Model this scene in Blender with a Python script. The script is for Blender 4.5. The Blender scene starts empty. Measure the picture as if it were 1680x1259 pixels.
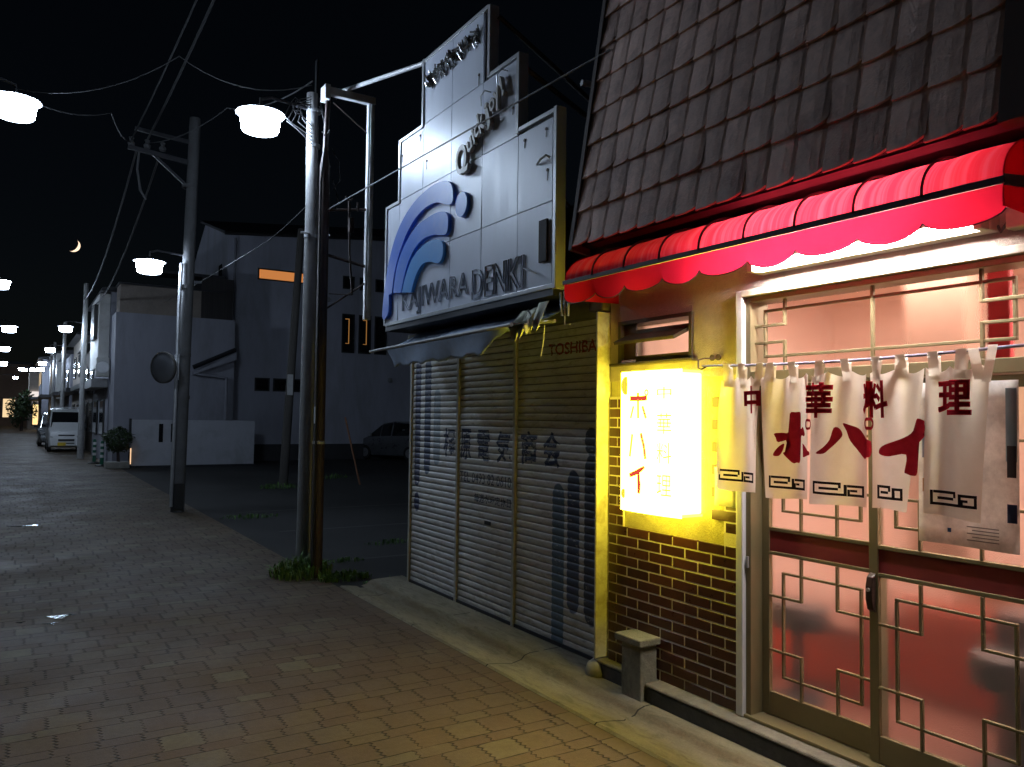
import bpy, bmesh, math, random
from mathutils import Vector, Matrix
random.seed(7)
S = bpy.context.scene
COL = S.collection
R = math.radians
# ---------------------------------------------------------------- camera
yaw, pitch, roll = math.atan(810/1290), R(2.55), .0125
f = Vector((math.sin(yaw)*math.cos(pitch), math.cos(yaw)*math.cos(pitch), math.sin(pitch)))
r = Vector((math.cos(yaw), -math.sin(yaw), 0)); u = r.cross(f)
r2 = r*math.cos(roll)+u*math.sin(roll); u2 = -r*math.sin(roll)+u*math.cos(roll)
cam = bpy.data.objects.new('camera', bpy.data.cameras.new('camera')); COL.objects.link(cam)
cam.matrix_world = Matrix(((r2.x, u2.x, -f.x, 0), (r2.y, u2.y, -f.y, 0), (r2.z, u2.z, -f.z, 1.7), (0, 0, 0, 1)))
cam.data.sensor_width = 36; cam.data.sensor_fit = 'HORIZONTAL'; cam.data.lens = 36*1290/1680
cam.data.clip_start = .05; cam.data.clip_end = 3000
S.camera = cam
# ---------------------------------------------------------------- world (night sky)
W = bpy.data.worlds.new('World'); S.world = W; W.use_nodes = True
nt = W.node_tree; bgn = nt.nodes['Background']
sky = nt.nodes.new('ShaderNodeTexSky'); sky.sky_type = 'NISHITA'; sky.sun_disc = False
sky.sun_elevation = R(40); sky.sun_rotation = R(120)
nt.links.new(sky.outputs[0], bgn.inputs[0]); bgn.inputs[1].default_value = .0007
S.view_settings.view_transform = 'Standard'; S.view_settings.look = 'None'
S.view_settings.exposure = 0; S.view_settings.gamma = 1
S.cycles.use_denoising = True
S.cycles.max_bounces = 8; S.cycles.transmission_bounces = 6
S.cycles.sample_clamp_indirect = 4; S.cycles.caustics_refractive = True; S.cycles.blur_glossy = 1.0; S.cycles.caustics_reflective = False
try: S.cycles.use_light_tree = True
except Exception: pass

LAMP = 190.0       # street lamp diffuser radiance
TUBE = 330.0       # fluorescent tube
BOX = 38.0        # lit sign box
ROOM = 64.0       # interior lamp

# ---------------------------------------------------------------- node helpers
class NT:
    def __init__(s, m): s.t = m.node_tree; s.n = s.t.nodes; s.l = s.t.links
    def new(s, typ, **kw):
        n = s.n.new(typ)
        for k, v in kw.items(): setattr(n, k, v)
        return n
    def math(s, op, a, b=None, c=None, clamp=False):
        n = s.n.new('ShaderNodeMath'); n.operation = op; n.use_clamp = clamp
        for i, x in enumerate((a, b, c)):
            if x is None: continue
            if isinstance(x, (int, float)): n.inputs[i].default_value = x
            else: s.l.new(x, n.inputs[i])
        return n.outputs[0]
    def mix(s, fac, a, b, typ='MIX'):
        n = s.n.new('ShaderNodeMix'); n.data_type = 'RGBA'; n.blend_type = typ
        for sock, x in ((n.inputs[0], fac), (n.inputs[6], a), (n.inputs[7], b)):
            if isinstance(x, (int, float)): sock.default_value = x
            elif isinstance(x, (tuple, list)): sock.default_value = (*x[:3], 1)
            else: s.l.new(x, sock)
        return n.outputs[2]
    def noise(s, vec, scale, detail=4, rough=.6, dist=0):
        n = s.n.new('ShaderNodeTexNoise'); n.inputs['Scale'].default_value = scale
        n.inputs['Detail'].default_value = detail; n.inputs['Roughness'].default_value = rough
        n.inputs['Distortion'].default_value = dist
        if vec is not None: s.l.new(vec, n.inputs['Vector'])
        return n.outputs[0]
    def ramp(s, x, a, b, lo=0., hi=1.):
        n = s.n.new('ShaderNodeMapRange'); n.clamp = True
        s.l.new(x, n.inputs[0])
        for i, v in zip((1, 2, 3, 4), (a, b, lo, hi)): n.inputs[i].default_value = v
        return n.outputs[0]
    def sep(s, vec):
        n = s.n.new('ShaderNodeSeparateXYZ'); s.l.new(vec, n.inputs[0]); return n.outputs
    def comb(s, x=0, y=0, z=0):
        n = s.n.new('ShaderNodeCombineXYZ')
        for i, v in enumerate((x, y, z)):
            if isinstance(v, (int, float)): n.inputs[i].default_value = v
            else: s.l.new(v, n.inputs[i])
        return n.outputs[0]
    def pos(s):
        n = s.n.new('ShaderNodeNewGeometry'); return n.outputs['Position']
    def obj(s):
        n = s.n.new('ShaderNodeTexCoord'); return n.outputs['Object']
    def scalevec(s, v, k):
        n = s.n.new('ShaderNodeVectorMath'); n.operation = 'MULTIPLY'; s.l.new(v, n.inputs[0]); n.inputs[1].default_value = k
        return n.outputs[0]

def mat(name, col, rough=.6, metal=0., var=.25, sc=3., dirt=None, dirt_amt=.5, dsc=1.2, bump=.0, bsc=60, stretch=None, spec=.5, island=0., coat=0.):
    m = bpy.data.materials.new(name); m.use_nodes = True
    t = NT(m); b = m.node_tree.nodes['Principled BSDF']
    v = t.obj()
    vs = t.scalevec(v, stretch) if stretch else v
    n1 = t.noise(vs, sc, 5, .65); n2 = t.noise(vs, sc*6.3, 4, .6)
    k = t.math('ADD', t.math('MULTIPLY', n1, .65), t.math('MULTIPLY', n2, .35))
    fac = t.ramp(k, .3, .7)
    lo = tuple(c*(1-var) for c in col); hi = tuple(min(1, c*(1+var*.7)) for c in col)
    c = t.mix(fac, lo, hi)
    if island:
        g = t.new('ShaderNodeNewGeometry')
        c = t.mix(1.0, c, t.mix(g.outputs['Random Per Island'], (1-island,)*3, (1+island,)*3), 'MULTIPLY')
    if dirt:
        d = t.ramp(t.noise(vs, dsc, 6, .7, .4), .48, .72, 0, dirt_amt)
        c = t.mix(d, c, dirt)
    t.l.new(c, b.inputs['Base Color'])
    t.l.new(t.ramp(k, .3, .7, max(0.03, rough-.08), min(1, rough+.1)), b.inputs['Roughness'])
    b.inputs['Metallic'].default_value = metal
    b.inputs['Specular IOR Level'].default_value = spec
    b.inputs['Coat Weight'].default_value = coat
    if bump:
        bn = t.new('ShaderNodeBump'); bn.inputs['Strength'].default_value = bump; bn.inputs['Distance'].default_value = .01
        t.l.new(t.noise(v, bsc, 5, .7), bn.inputs['Height']); t.l.new(bn.outputs[0], b.inputs['Normal'])
    return m

def emi(name, col, st):
    m = bpy.data.materials.new(name); m.use_nodes = True
    n = m.node_tree.nodes; n.remove(n['Principled BSDF'])
    e = n.new('ShaderNodeEmission'); e.inputs[0].default_value = (*col, 1); e.inputs[1].default_value = st
    m.node_tree.links.new(e.outputs[0], n['Material Output'].inputs[0])
    return m

# ---------------------------------------------------------------- geometry helpers
class MB:
    def __init__(s): s.v = []; s.f = []
    def add(s, vs, fs):
        o = len(s.v); s.v += [tuple(p) for p in vs]; s.f += [tuple(i+o for i in q) for q in fs]; return s
    def box(s, x0, x1, y0, y1, z0, z1):
        return s.add([(x0,y0,z0),(x1,y0,z0),(x1,y1,z0),(x0,y1,z0),(x0,y0,z1),(x1,y0,z1),(x1,y1,z1),(x0,y1,z1)],
                     [(3,2,1,0),(4,5,6,7),(0,1,5,4),(1,2,6,5),(2,3,7,6),(3,0,4,7)])
    def hexa(s, p):  # 8 corners: bottom 4 ccw, top 4 ccw
        return s.add(p, [(3,2,1,0),(4,5,6,7),(0,1,5,4),(1,2,6,5),(2,3,7,6),(3,0,4,7)])
    def bar(s, a, b, w, h=None):  # square bar between two points
        return s.tube([a, b], w*.7071, 4, rot=math.pi/4)
    def tube(s, pts, rad, n=8, rot=0., cap=True):
        pts = [Vector(p) for p in pts]; N = len(pts); base = len(s.v)
        rads = rad if isinstance(rad, (list, tuple)) else [rad]*N
        d0 = (pts[1]-pts[0]).normalized()
        ref = Vector((0,0,1)) if abs(d0.z) < .95 else Vector((1,0,0))
        a = d0.cross(ref).normalized()
        vs = []
        for i, p in enumerate(pts):
            d = (pts[min(i+1,N-1)]-pts[max(i-1,0)]).normalized()
            a = (a-d*a.dot(d)).normalized(); b = d.cross(a)
            for k in range(n):
                t = 2*math.pi*k/n+rot
                vs.append(p+(a*math.cos(t)+b*math.sin(t))*rads[i])
        fs = [(i*n+k, i*n+(k+1)%n, (i+1)*n+(k+1)%n, (i+1)*n+k) for i in range(N-1) for k in range(n)]
        if cap: fs += [tuple(reversed(range(n))), tuple((N-1)*n+k for k in range(n))]
        return s.add(vs, fs)
    def lathe(s, prof, c=(0,0,0), n=24, axis='z'):
        vs = []; P = len(prof)
        for k in range(n):
            t = 2*math.pi*k/n
            for q, z in prof:
                x, y = q*math.cos(t), q*math.sin(t)
                p = (x,y,z) if axis == 'z' else ((z,x,y) if axis == 'x' else (y,z,x))
                vs.append((p[0]+c[0], p[1]+c[1], p[2]+c[2]))
        fs = [(k*P+i, ((k+1)%n)*P+i, ((k+1)%n)*P+i+1, k*P+i+1) for k in range(n) for i in range(P-1)]
        return s.add(vs, fs)
    def prism(s, poly, to3, d):  # poly 2d, to3(u,v)->Vector, d = extrude vector
        n = len(poly); a = [Vector(to3(*p)) for p in poly]; d = Vector(d)
        return s.add(a+[p+d for p in a], [tuple(range(n)), tuple(reversed(range(n, 2*n)))]+[(i, i+n, (i+1)%n+n, (i+1)%n) for i in range(n)])
    def grid(s, nu, nv, fn, th=None):
        vs = [fn(i/nu, j/nv) for j in range(nv+1) for i in range(nu+1)]
        return s.add(vs, [(j*(nu+1)+i, j*(nu+1)+i+1, (j+1)*(nu+1)+i+1, (j+1)*(nu+1)+i) for j in range(nv) for i in range(nu)])
    def build(s, name, m, parent=None, smooth=False, bevel=0, seg=2, solid=0):
        me = bpy.data.meshes.new(name)
        o = org(parent)
        me.from_pydata([(p[0]-o.x, p[1]-o.y, p[2]-o.z) for p in s.v], [], s.f)
        bm = bmesh.new(); bm.from_mesh(me); bmesh.ops.recalc_face_normals(bm, faces=bm.faces); bm.to_mesh(me); bm.free()
        me.update()
        ob = bpy.data.objects.new(name, me); COL.objects.link(ob)
        if parent: ob.parent = parent
        for mm in (m if isinstance(m, (list, tuple)) else [m]): me.materials.append(mm)
        if smooth:
            for p in me.polygons: p.use_smooth = True
            try: me.set_sharp_from_angle(angle=R(40))
            except Exception: pass
        if solid:
            md = ob.modifiers.new('solid', 'SOLIDIFY'); md.thickness = solid; md.offset = 0
        if bevel:
            md = ob.modifiers.new('bevel', 'BEVEL'); md.width = bevel; md.segments = seg; md.limit_method = 'ANGLE'; md.angle_limit = R(40)
        return ob
def org(p):
    o = Vector((0,0,0))
    while p: o += p.location; p = p.parent
    return o
def tag(o, label=None, cat=None, group=None, kind=None):
    for k, v in (('label', label), ('category', cat), ('group', group), ('kind', kind)):
        if v: o[k] = v
    return o
def thing(name, label, cat, loc=(0,0,0), group=None):
    o = bpy.data.objects.new(name, None); COL.objects.link(o); o.location = loc; o.empty_display_size = .2
    return tag(o, label, cat, group)
def struct(o): o['kind'] = 'structure'; return o
def copy_tree(o, parent=None):
    c = o.copy(); COL.objects.link(c)
    if parent: c.parent = parent
    for ch in o.children: copy_tree(ch, c)
    return c
def smoothpoly(pts, n=6, sharp=()):
    out = []; N = len(pts)
    for i in range(N):
        p0, p1, p2, p3 = (Vector((*pts[(i+k-1) % N], 0)) for k in range(4))
        if i in sharp: p0 = p1
        if (i+1) % N in sharp: p3 = p2
        for k in range(n):
            t = k/n
            q = .5*((2*p1)+(p2-p0)*t+(2*p0-5*p1+4*p2-p3)*t*t+(3*p1-p0-3*p2+p3)*t**3)
            out.append((q.x, q.y))
    return out
_txt = {}
def glyphs(body, bold=0., shear=0., outline=0., extrude=0.):
    """text -> (verts normalised to its box 0..1, faces, aspect)"""
    cu = bpy.data.curves.new('lettering', 'FONT'); cu.body = body; cu.size = 1; cu.offset = bold; cu.shear = shear
    cu.resolution_u = 3
    if outline: cu.fill_mode = 'NONE'; cu.bevel_depth = outline; cu.bevel_resolution = 0
    elif extrude: cu.extrude = extrude
    ob = bpy.data.objects.new('lettering', cu); COL.objects.link(ob)
    dg = bpy.context.evaluated_depsgraph_get(); dg.update()
    me = bpy.data.meshes.new_from_object(ob.evaluated_get(dg))
    vs = [v.co.copy() for v in me.vertices]; fs = [tuple(p.vertices) for p in me.polygons]
    bpy.data.objects.remove(ob); bpy.data.curves.remove(cu); bpy.data.meshes.remove(me)
    x0, x1 = min(v.x for v in vs), max(v.x for v in vs); y0, y1 = min(v.y for v in vs), max(v.y for v in vs)
    return [((v.x-x0)/(x1-x0), (v.y-y0)/(y1-y0), v.z) for v in vs], fs
def text_on(mb, body, ya, yb, z0, z1, X, bold=0., shear=0., outline=0., extrude=0., fn=None, cut=None):
    """lettering on a facade looking towards -X: ya = left (large y), yb = right"""
    vs, fs = glyphs(body, bold, shear, outline, extrude)
    pts = []
    for a, b, c in vs: pts.append((X-c, ya+(yb-ya)*a, z0+(z1-z0)*b))
    if cut:
        bm = bmesh.new()
        bv = [bm.verts.new(p) for p in pts]
        for q in fs:
            try: bm.faces.new([bv[i] for i in q])
            except Exception: pass
        for (co, no) in cut:
            bmesh.ops.bisect_plane(bm, geom=bm.verts[:]+bm.edges[:]+bm.faces[:], plane_co=co, plane_no=no)
        bm.verts.index_update()
        pts = [tuple(v.co) for v in bm.verts]; fs = [tuple(v.index for v in q.verts) for q in bm.faces]; bm.free()
    if fn: pts = [fn(*p) for p in pts]
    mb.add(pts, fs)
    return mb

# ---------------------------------------------------------------- materials
m_white = mat('white paint', (.62,.62,.6), .45, var=.12, dirt=(.3,.27,.22), dirt_amt=.5)
m_concrete = mat('concrete', (.30,.29,.26), .85, var=.3, sc=5, dirt=(.12,.11,.09), dirt_amt=.6, bump=.35, bsc=90)
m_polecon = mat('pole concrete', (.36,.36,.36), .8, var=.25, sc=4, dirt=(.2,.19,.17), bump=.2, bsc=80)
m_poledk = mat('shade dark pole concrete', (.085,.085,.088), .85, var=.3, sc=4, dirt=(.04,.04,.04), bump=.2, bsc=80)  # darker copy of the pole concrete, with the unlit tone put into its colour
m_rust = mat('rusty brown steel', (.055,.034,.030), .6, .1, var=.5, sc=5, dirt=(.10,.062,.042), dirt_amt=.6, dsc=4, bump=.2)
m_galv = mat('galvanised steel', (.5,.51,.53), .4, .6, var=.2)
m_dark = mat('dark metal', (.03,.03,.035), .5, .3)
m_black = mat('black cable', (.012,.012,.013), .6)
m_greycable = mat('grey cable', (.02,.02,.022), .6)

# ---------------------------------------------------------------- ground
def paving():
    m = bpy.data.materials.new('interlocking pavers'); m.use_nodes = True
    t = NT(m); b = m.node_tree.nodes['Principled BSDF']
    P = t.pos(); w = t.noise(P, 2.2, 2, .5)
    x, y, z = t.sep(P)
    y = t.math('ADD', y, t.math('MULTIPLY', t.math('SUBTRACT', w, .5), .03))
    # jagged long edges: small triangle wave on x by y
    tri = t.math('PINGPONG', y, .021)
    xj = t.math('ADD', x, t.math('MULTIPLY', t.math('SUBTRACT', tri, .0105), .9))
    per = t.math('DIVIDE', y, .31)
    row = t.math('FLOOR', per); fr = t.math('MULTIPLY', t.math('SUBTRACT', per, row), .31)
    thin = t.math('GREATER_THAN', fr, .205)
    rowid = t.math('ADD', t.math('MULTIPLY', row, 2), thin)
    off = t.math('MULTIPLY', t.math('FRACT', t.math('MULTIPLY', t.math('SINE', t.math('MULTIPLY', rowid, 12.9898)), 437.58)), .07)
    off = t.math('ADD', off, t.math('MULTIPLY', thin, .1))
    off = t.math('ADD', off, t.math('MULTIPLY', row, .052))
    xc = t.math('DIVIDE', t.math('ADD', xj, off), .208)
    ci = t.math('FLOOR', xc); fx = t.math('MULTIPLY', t.math('SUBTRACT', xc, ci), .208)
    dx = t.math('MINIMUM', fx, t.math('SUBTRACT', .208, fx))
    d1 = t.math('ABSOLUTE', t.math('SUBTRACT', fr, .205)); d0 = t.math('MINIMUM', fr, t.math('SUBTRACT', .31, fr))
    dy = t.math('MINIMUM', d0, d1)
    wj = t.noise(P, 4.5, 3, .6); wjr = t.ramp(wj, .35, .65, .0025, .0105)
    gx = t.math('SUBTRACT', 1, t.math('DIVIDE', dx, t.math('MULTIPLY', wjr, 1.25), clamp=True), clamp=True)
    gy = t.math('SUBTRACT', 1, t.math('DIVIDE', dy, t.math('MULTIPLY', wjr, .75), clamp=True), clamp=True)
    gap = t.math('MAXIMUM', gx, gy)
    wn = t.new('ShaderNodeTexWhiteNoise', noise_dimensions='3D')
    t.l.new(t.comb(ci, rowid, 0), wn.inputs['Vector'])
    rnd = wn.outputs['Value']
    c = t.mix(t.ramp(rnd, .0, .85), (.095,.060,.034), (.113,.083,.047))
    c = t.mix(t.ramp(rnd, .86, .98), c, (.135,.115,.066))
    n = t.noise(P, 1.1, 6, .7); c = t.mix(t.ramp(n, .35, .7, 0, .8), c, (.062,.044,.031))
    n = t.noise(P, 30, 4, .7); c = t.mix(1.0, c, t.mix(n, (.6,.6,.6), (1.35,1.35,1.35)), 'MULTIPLY')
    c = t.mix(t.math('MULTIPLY', gap, .96), c, (.008,.006,.005))
    t.l.new(c, b.inputs['Base Color'])
    t.l.new(t.ramp(t.noise(P, .8, 5, .7), .3, .7, .55, .85), b.inputs['Roughness'])
    b.inputs['Specular IOR Level'].default_value = .35
    bn = t.new('ShaderNodeBump'); bn.inputs['Strength'].default_value = .9; bn.inputs['Distance'].default_value = .008
    h = t.math('ADD', t.math('SUBTRACT', 1, gap), t.math('MULTIPLY', t.noise(P, 90, 5, .7), .35))
    h = t.math('ADD', h, t.math('MULTIPLY', rnd, .25))
    t.l.new(h, bn.inputs['Height']); t.l.new(bn.outputs[0], b.inputs['Normal'])
    return m
m_pave = paving()
def asphalt(name, base, patch):
    m = bpy.data.materials.new(name); m.use_nodes = True
    t = NT(m); b = m.node_tree.nodes['Principled BSDF']; P = t.pos()
    c = t.mix(t.ramp(t.noise(P, .35, 6, .7, .5), .35, .65), base, patch)
    n = t.noise(P, 120, 3, .8); c = t.mix(1.0, c, t.mix(n, (.4,)*3, (1.6,)*3), 'MULTIPLY')
    t.l.new(c, b.inputs['Base Color']); b.inputs['Roughness'].default_value = .85
    bn = t.new('ShaderNodeBump'); bn.inputs['Strength'].default_value = .5; bn.inputs['Distance'].default_value = .01
    t.l.new(n, bn.inputs['Height']); t.l.new(bn.outputs[0], b.inputs['Normal'])
    return m
def gutter_mat():
    m = bpy.data.materials.new('gutter concrete'); m.use_nodes = True
    t = NT(m); b = m.node_tree.nodes['Principled BSDF']; P = t.pos()
    x, y, z = t.sep(P)
    n1 = t.noise(t.scalevec(P, (1, .35, 1)), 5, 6, .7); n2 = t.noise(t.scalevec(P, (3, .5, 1)), 6, 5, .7, .6)
    c = t.mix(t.ramp(n1, .3, .7), (.17,.15,.105), (.28,.255,.185))
    # algae / rust along the inner gutter line
    band = t.math('SUBTRACT', 1, t.math('DIVIDE', t.math('ABSOLUTE', t.math('SUBTRACT', x, 3.07)), .07), clamp=True)
    band = t.math('MULTIPLY', band, t.ramp(n2, .3, .6))
    c = t.mix(t.math('MULTIPLY', band, .8), c, (.12,.085,.045))
    blot = t.ramp(t.noise(t.scalevec(P, (4, 1, 1)), 4.5, 6, .75, .8), .5, .68, 0, .75)
    c = t.mix(blot, c, (.10,.092,.058))
    c = t.mix(1.0, c, t.mix(t.noise(P, 70, 4, .8), (.65,)*3, (1.3,)*3), 'MULTIPLY')
    crk = t.math('ABSOLUTE', t.math('SUBTRACT', t.math('PINGPONG', t.math('ADD', t.math('ADD', y, t.math('MULTIPLY', x, .03)), t.math('MULTIPLY', t.noise(P, 9, 3, .6), .010)), .6), .0))
    ck = t.math('MULTIPLY', t.math('LESS_THAN', crk, .006), t.math('GREATER_THAN', t.noise(P, 3.2), .44))
    c = t.mix(ck, c, (.02,.018,.014))
    t.l.new(c, b.inputs['Base Color']); b.inputs['Roughness'].default_value = .9
    bn = t.new('ShaderNodeBump'); bn.inputs['Strength'].default_value = .5; bn.inputs['Distance'].default_value = .01
    t.l.new(t.noise(P, 45, 6, .75), bn.inputs['Height']); t.l.new(bn.outputs[0], b.inputs['Normal'])
    return m
m_lot = asphalt('worn asphalt', (.007,.0075,.008), (.018,.018,.0175))
m_gutter = gutter_mat()
g = MB().box(-400, 400, -60, 900, -.5, -.012).build('ground', asphalt('dark earth', (.014,.014,.014), (.025,.025,.023))); struct(g)
struct(MB().grid(1, 1, lambda a, b: (-3.2+a*5.97, -8+b*150, 0)).build('road', m_pave))
struct(MB().grid(1, 1, lambda a, b: (2.77+a*60, 7.5+b*60, -.004)).build('parking_lot', m_lot))
# concrete gutter strip: dished section along the frontages
prof = [(2.775,.0),(2.79,.012),(2.86,.006),(2.98,-.012),(3.06,.004),(3.085,.03),(3.13,.042),(3.45,.05)]
gm = MB().grid(len(prof)-1, 60, lambda a, b: (prof[round(a*(len(prof)-1))][0], -6+b*13.6, prof[round(a*(len(prof)-1))][1]+.004))
struct(gm.build('pavement', m_gutter, smooth=True))
struct(MB().box(-6, -3.2, -8, 142, -.3, .12).build('pavement', m_concrete))
# pavement edge course of pavers, raised a few mm
def soldier():
    m = bpy.data.materials.new('edge course pavers'); m.use_nodes = True
    t = NT(m); b = m.node_tree.nodes['Principled BSDF']; P = t.pos(); x, y, z = t.sep(P)
    yc = t.math('DIVIDE', y, .208); ci = t.math('FLOOR', yc); fy = t.math('MULTIPLY', t.math('SUBTRACT', yc, ci), .208)
    d = t.math('MINIMUM', fy, t.math('SUBTRACT', .208, fy))
    xe = t.math('SUBTRACT', t.math('ADD', x, t.math('MULTIPLY', t.math('PINGPONG', y, .021), .8)), 2.667)
    d = t.math('MINIMUM', d, t.math('ABSOLUTE', xe))
    gap = t.math('SUBTRACT', 1, t.math('DIVIDE', d, .0055, clamp=True), clamp=True)
    wn = t.new('ShaderNodeTexWhiteNoise', noise_dimensions='1D'); t.l.new(ci, wn.inputs['W'])
    c = t.mix(wn.outputs['Value'], (.095,.060,.034), (.113,.083,.047))
    c = t.mix(1.0, c, t.mix(t.noise(P, 30, 4, .7), (.6,)*3, (1.35,)*3), 'MULTIPLY')
    c = t.mix(t.ramp(t.noise(P, 1.1, 6, .7), .35, .7, 0, .5), c, (.062,.044,.031))
    c = t.mix(gap, c, (.012,.01,.008)); t.l.new(c, b.inputs['Base Color']); b.inputs['Roughness'].default_value = .75
    bn = t.new('ShaderNodeBump'); bn.inputs['Strength'].default_value = .8; bn.inputs['Distance'].default_value = .008
    t.l.new(t.math('SUBTRACT', 1, gap), bn.inputs['Height']); t.l.new(bn.outputs[0], b.inputs['Normal'])
    return m
struct(MB().grid(1, 1, lambda a, b: (2.66+a*.112, -6+b*13.4, .004)).build('road_edge', soldier()))
# white bay lines of the car park, mostly worn off
m_line = mat('worn road paint', (.05,.05,.048), .8, var=.4, sc=9, dirt=(.012,.012,.012), dirt_amt=1., dsc=2.5)
lm = MB()
for y0 in (8.95, 11.6, 14.2): lm.grid(1, 1, lambda a, b, y0=y0: (3.3+a*4.6, y0+b*.09, 0.0005))
struct(lm.build('parking_lot_markings', m_line))
m_wet = mat('rain water', (.02,.02,.022), .04, var=.1, spec=.6)
def puddle(cx, cy, rx, ry, label):
    pts = []
    for k in range(26):
        a = 2*math.pi*k/26; q = 1+.35*math.sin(3*a+cx)+.22*math.sin(5*a+cy*2)+.12*math.sin(9*a)
        pts.append((cx+rx*q*math.cos(a), cy+ry*q*math.sin(a), .005))
    o = MB().add(pts, [tuple(range(26))]).build('puddle', m_wet); struct(o)
    return o
puddle(.36, 7.62, .10, .06, ''); puddle(.08, 7.55, .03, .02, ''); puddle(.28, 7.4, .05, .02, ''); puddle(.12, 13.9, .18, .07, '')

# ================================================================= RESTAURANT
XF = 3.30
rest = thing('restaurant', 'brown brick and stucco restaurant with a tiled mansard front and lit sliding doors', 'building', (3.3, 2.5, 0))
m_stucco = mat('sprayed stucco', (.44,.375,.33), .9, var=.2, sc=6, dirt=(.28,.23,.20), dirt_amt=.4, bump=1.0, bsc=110)
m_plaster = mat('bare mortar patch', (.50,.45,.22), .9, var=.25, sc=7, dirt=(.25,.22,.16), dirt_amt=.6, bump=.6, bsc=70)  # yellow of the sign's light partly put into the mortar colour
m_grout = mat('pale grout', (.66,.62,.55), .9, var=.2, sc=9, bump=.4)
m_tile = mat('brown glazed wall tile', (.060,.020,.013), .32, var=.35, sc=9, island=.3, bump=.12, bsc=60)
m_roof = mat('weathered cement roof tile', (.80,.56,.47), .8, var=.2, sc=7, island=.16, dirt=(.20,.11,.10), dirt_amt=.55, dsc=4.5, bump=.5, bsc=60)
m_jamb = mat('white gloss jamb paint', (.66,.66,.68), .4, var=.1)
m_bronze = mat('olive bronze aluminium', (.21,.178,.095), .42, .35, var=.12, sc=4)
m_red = mat('maroon panel', (.17,.018,.02), .5, var=.15)
YL, YR, YEND = 4.04, 2.94, -.6
# stucco wall with window and door openings
wb = MB()
wb.box(XF, XF+.15, 3.94, YL, 1.95, 2.765)           # left strip
wb.box(XF, XF+.15, 3.29, 3.94, 2.33, 2.765)         # over the small window
wb.box(XF, XF+.15, 3.29, 3.94, 1.95, 2.07)        # under it
wb.box(XF, XF+.15, YR, 3.29, 1.95, 2.765)
wb.box(XF, XF+.15, YEND, YR, 2.40, 2.765)           # over the doors
wb.build('stucco_wall', m_stucco, rest, bevel=.004)
MB().box(XF+.012, XF+.15, YR, YL, .13, 1.95).build('mortar_wall', m_plaster, rest)
tb, gb = MB(), MB()
rowh, tw = .0625, .2035
for i in range(29):
    z0 = .15+i*rowh
    offs = 2.94-(tw*.5 if i % 2 else 0)
    y = offs
    while y < YL:
        a, b = max(y+.005, YR+.002), min(y+tw-.005, YL-.005)
        low = z0 < 1.0
        keep = low or (b > 3.90 and i < 27) or (a < 3.06 and b < 3.16 and i < 27 and not (13 <= i <= 14 and random.random() < .4))
        if not low and a < 3.88 and b > 3.90: a = 3.90
        if keep and b-a > .02:
            tb.box(XF-.006+random.uniform(-.0012,.0012), XF+.014, a, b, z0+.004, z0+rowh-.004)
        y += tw
gb.box(XF-.003, XF+.01, YR, YL, .145, 1.012); gb.box(XF-.003, XF+.01, 3.895, YL, 1.012, 1.85); gb.box(XF-.003, XF+.01, YR, 3.05, 1.012, 1.85)
gb.build('grout', m_grout, rest)
tb.build('brick_cladding', m_tile, rest, bevel=.0025, seg=1)
# plinth
m_plinth = mat('dark damp plinth', (.085,.085,.08), .85, var=.4, sc=6, bump=.6, bsc=60, dirt=(.02,.02,.02), dirt_amt=.6)
MB().box(3.185, 3.42, YEND, 3.55, .02, .132).box(3.23, 3.42, 3.55, YL+.05, .02, .132).build('plinth', m_plinth, rest, bevel=.012)
MB().box(3.178, 3.42, YEND, 3.555, .133, .153).box(3.222, 3.42, 3.556, YL+.06, .133, .153).build('plinth_cap', mat('stained plinth screed', (.20,.19,.165), .9, var=.35, sc=7, dirt=(.07,.065,.055), dirt_amt=.8, dsc=3, bump=.8, bsc=50), rest, bevel=.010)
# white jamb + timber lining of the door opening
MB().box(3.265, 3.45, 2.892, 2.939, .155, 2.40).build('door_jamb', m_jamb, rest, bevel=.006)
m_lintel = mat('pale painted lintel', (.55,.50,.42), .5, var=.15)
MB().box(3.262, 3.46, YEND, 2.90, 2.365, 2.40).build('door_head', m_lintel, rest, bevel=.004)
# aluminium frame
fr = MB()
fr.box(3.29, 3.45, 2.858, 2.891, .16, 2.365); fr.box(3.285, 3.45, YEND, 2.858, 2.335, 2.364)
fr.box(3.29, 3.46, YEND, 2.858, 1.905, 1.965); fr.box(3.27, 3.47, YEND, 2.89, .154, .172)
fr.box(3.31, 3.45, .06, .12, .172, 2.335)
fr.build('door_frame', m_bronze, rest, bevel=.003)
def glass(name, col, rough):
    m = bpy.data.materials.new(name); m.use_nodes = True
    b = m.node_tree.nodes['Principled BSDF']; b.inputs['Base Color'].default_value = (*col, 1)
    b.inputs['Roughness'].default_value = rough; b.inputs['Transmission Weight'].default_value = 1; b.inputs['IOR'].default_value = 1.18
    t = NT(m); bn = t.new('ShaderNodeBump'); bn.inputs['Strength'].default_value = .25; bn.inputs['Distance'].default_value = .004
    t.l.new(t.noise(t.obj(), 180, 2, .5), bn.inputs['Height']); t.l.new(bn.outputs[0], b.inputs['Normal'])
    return m
m_frost = glass('frosted pattern glass', (.97,.86,.82), .42)
m_clear = glass('thin film glass', (.97,.9,.88), .12)
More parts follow.
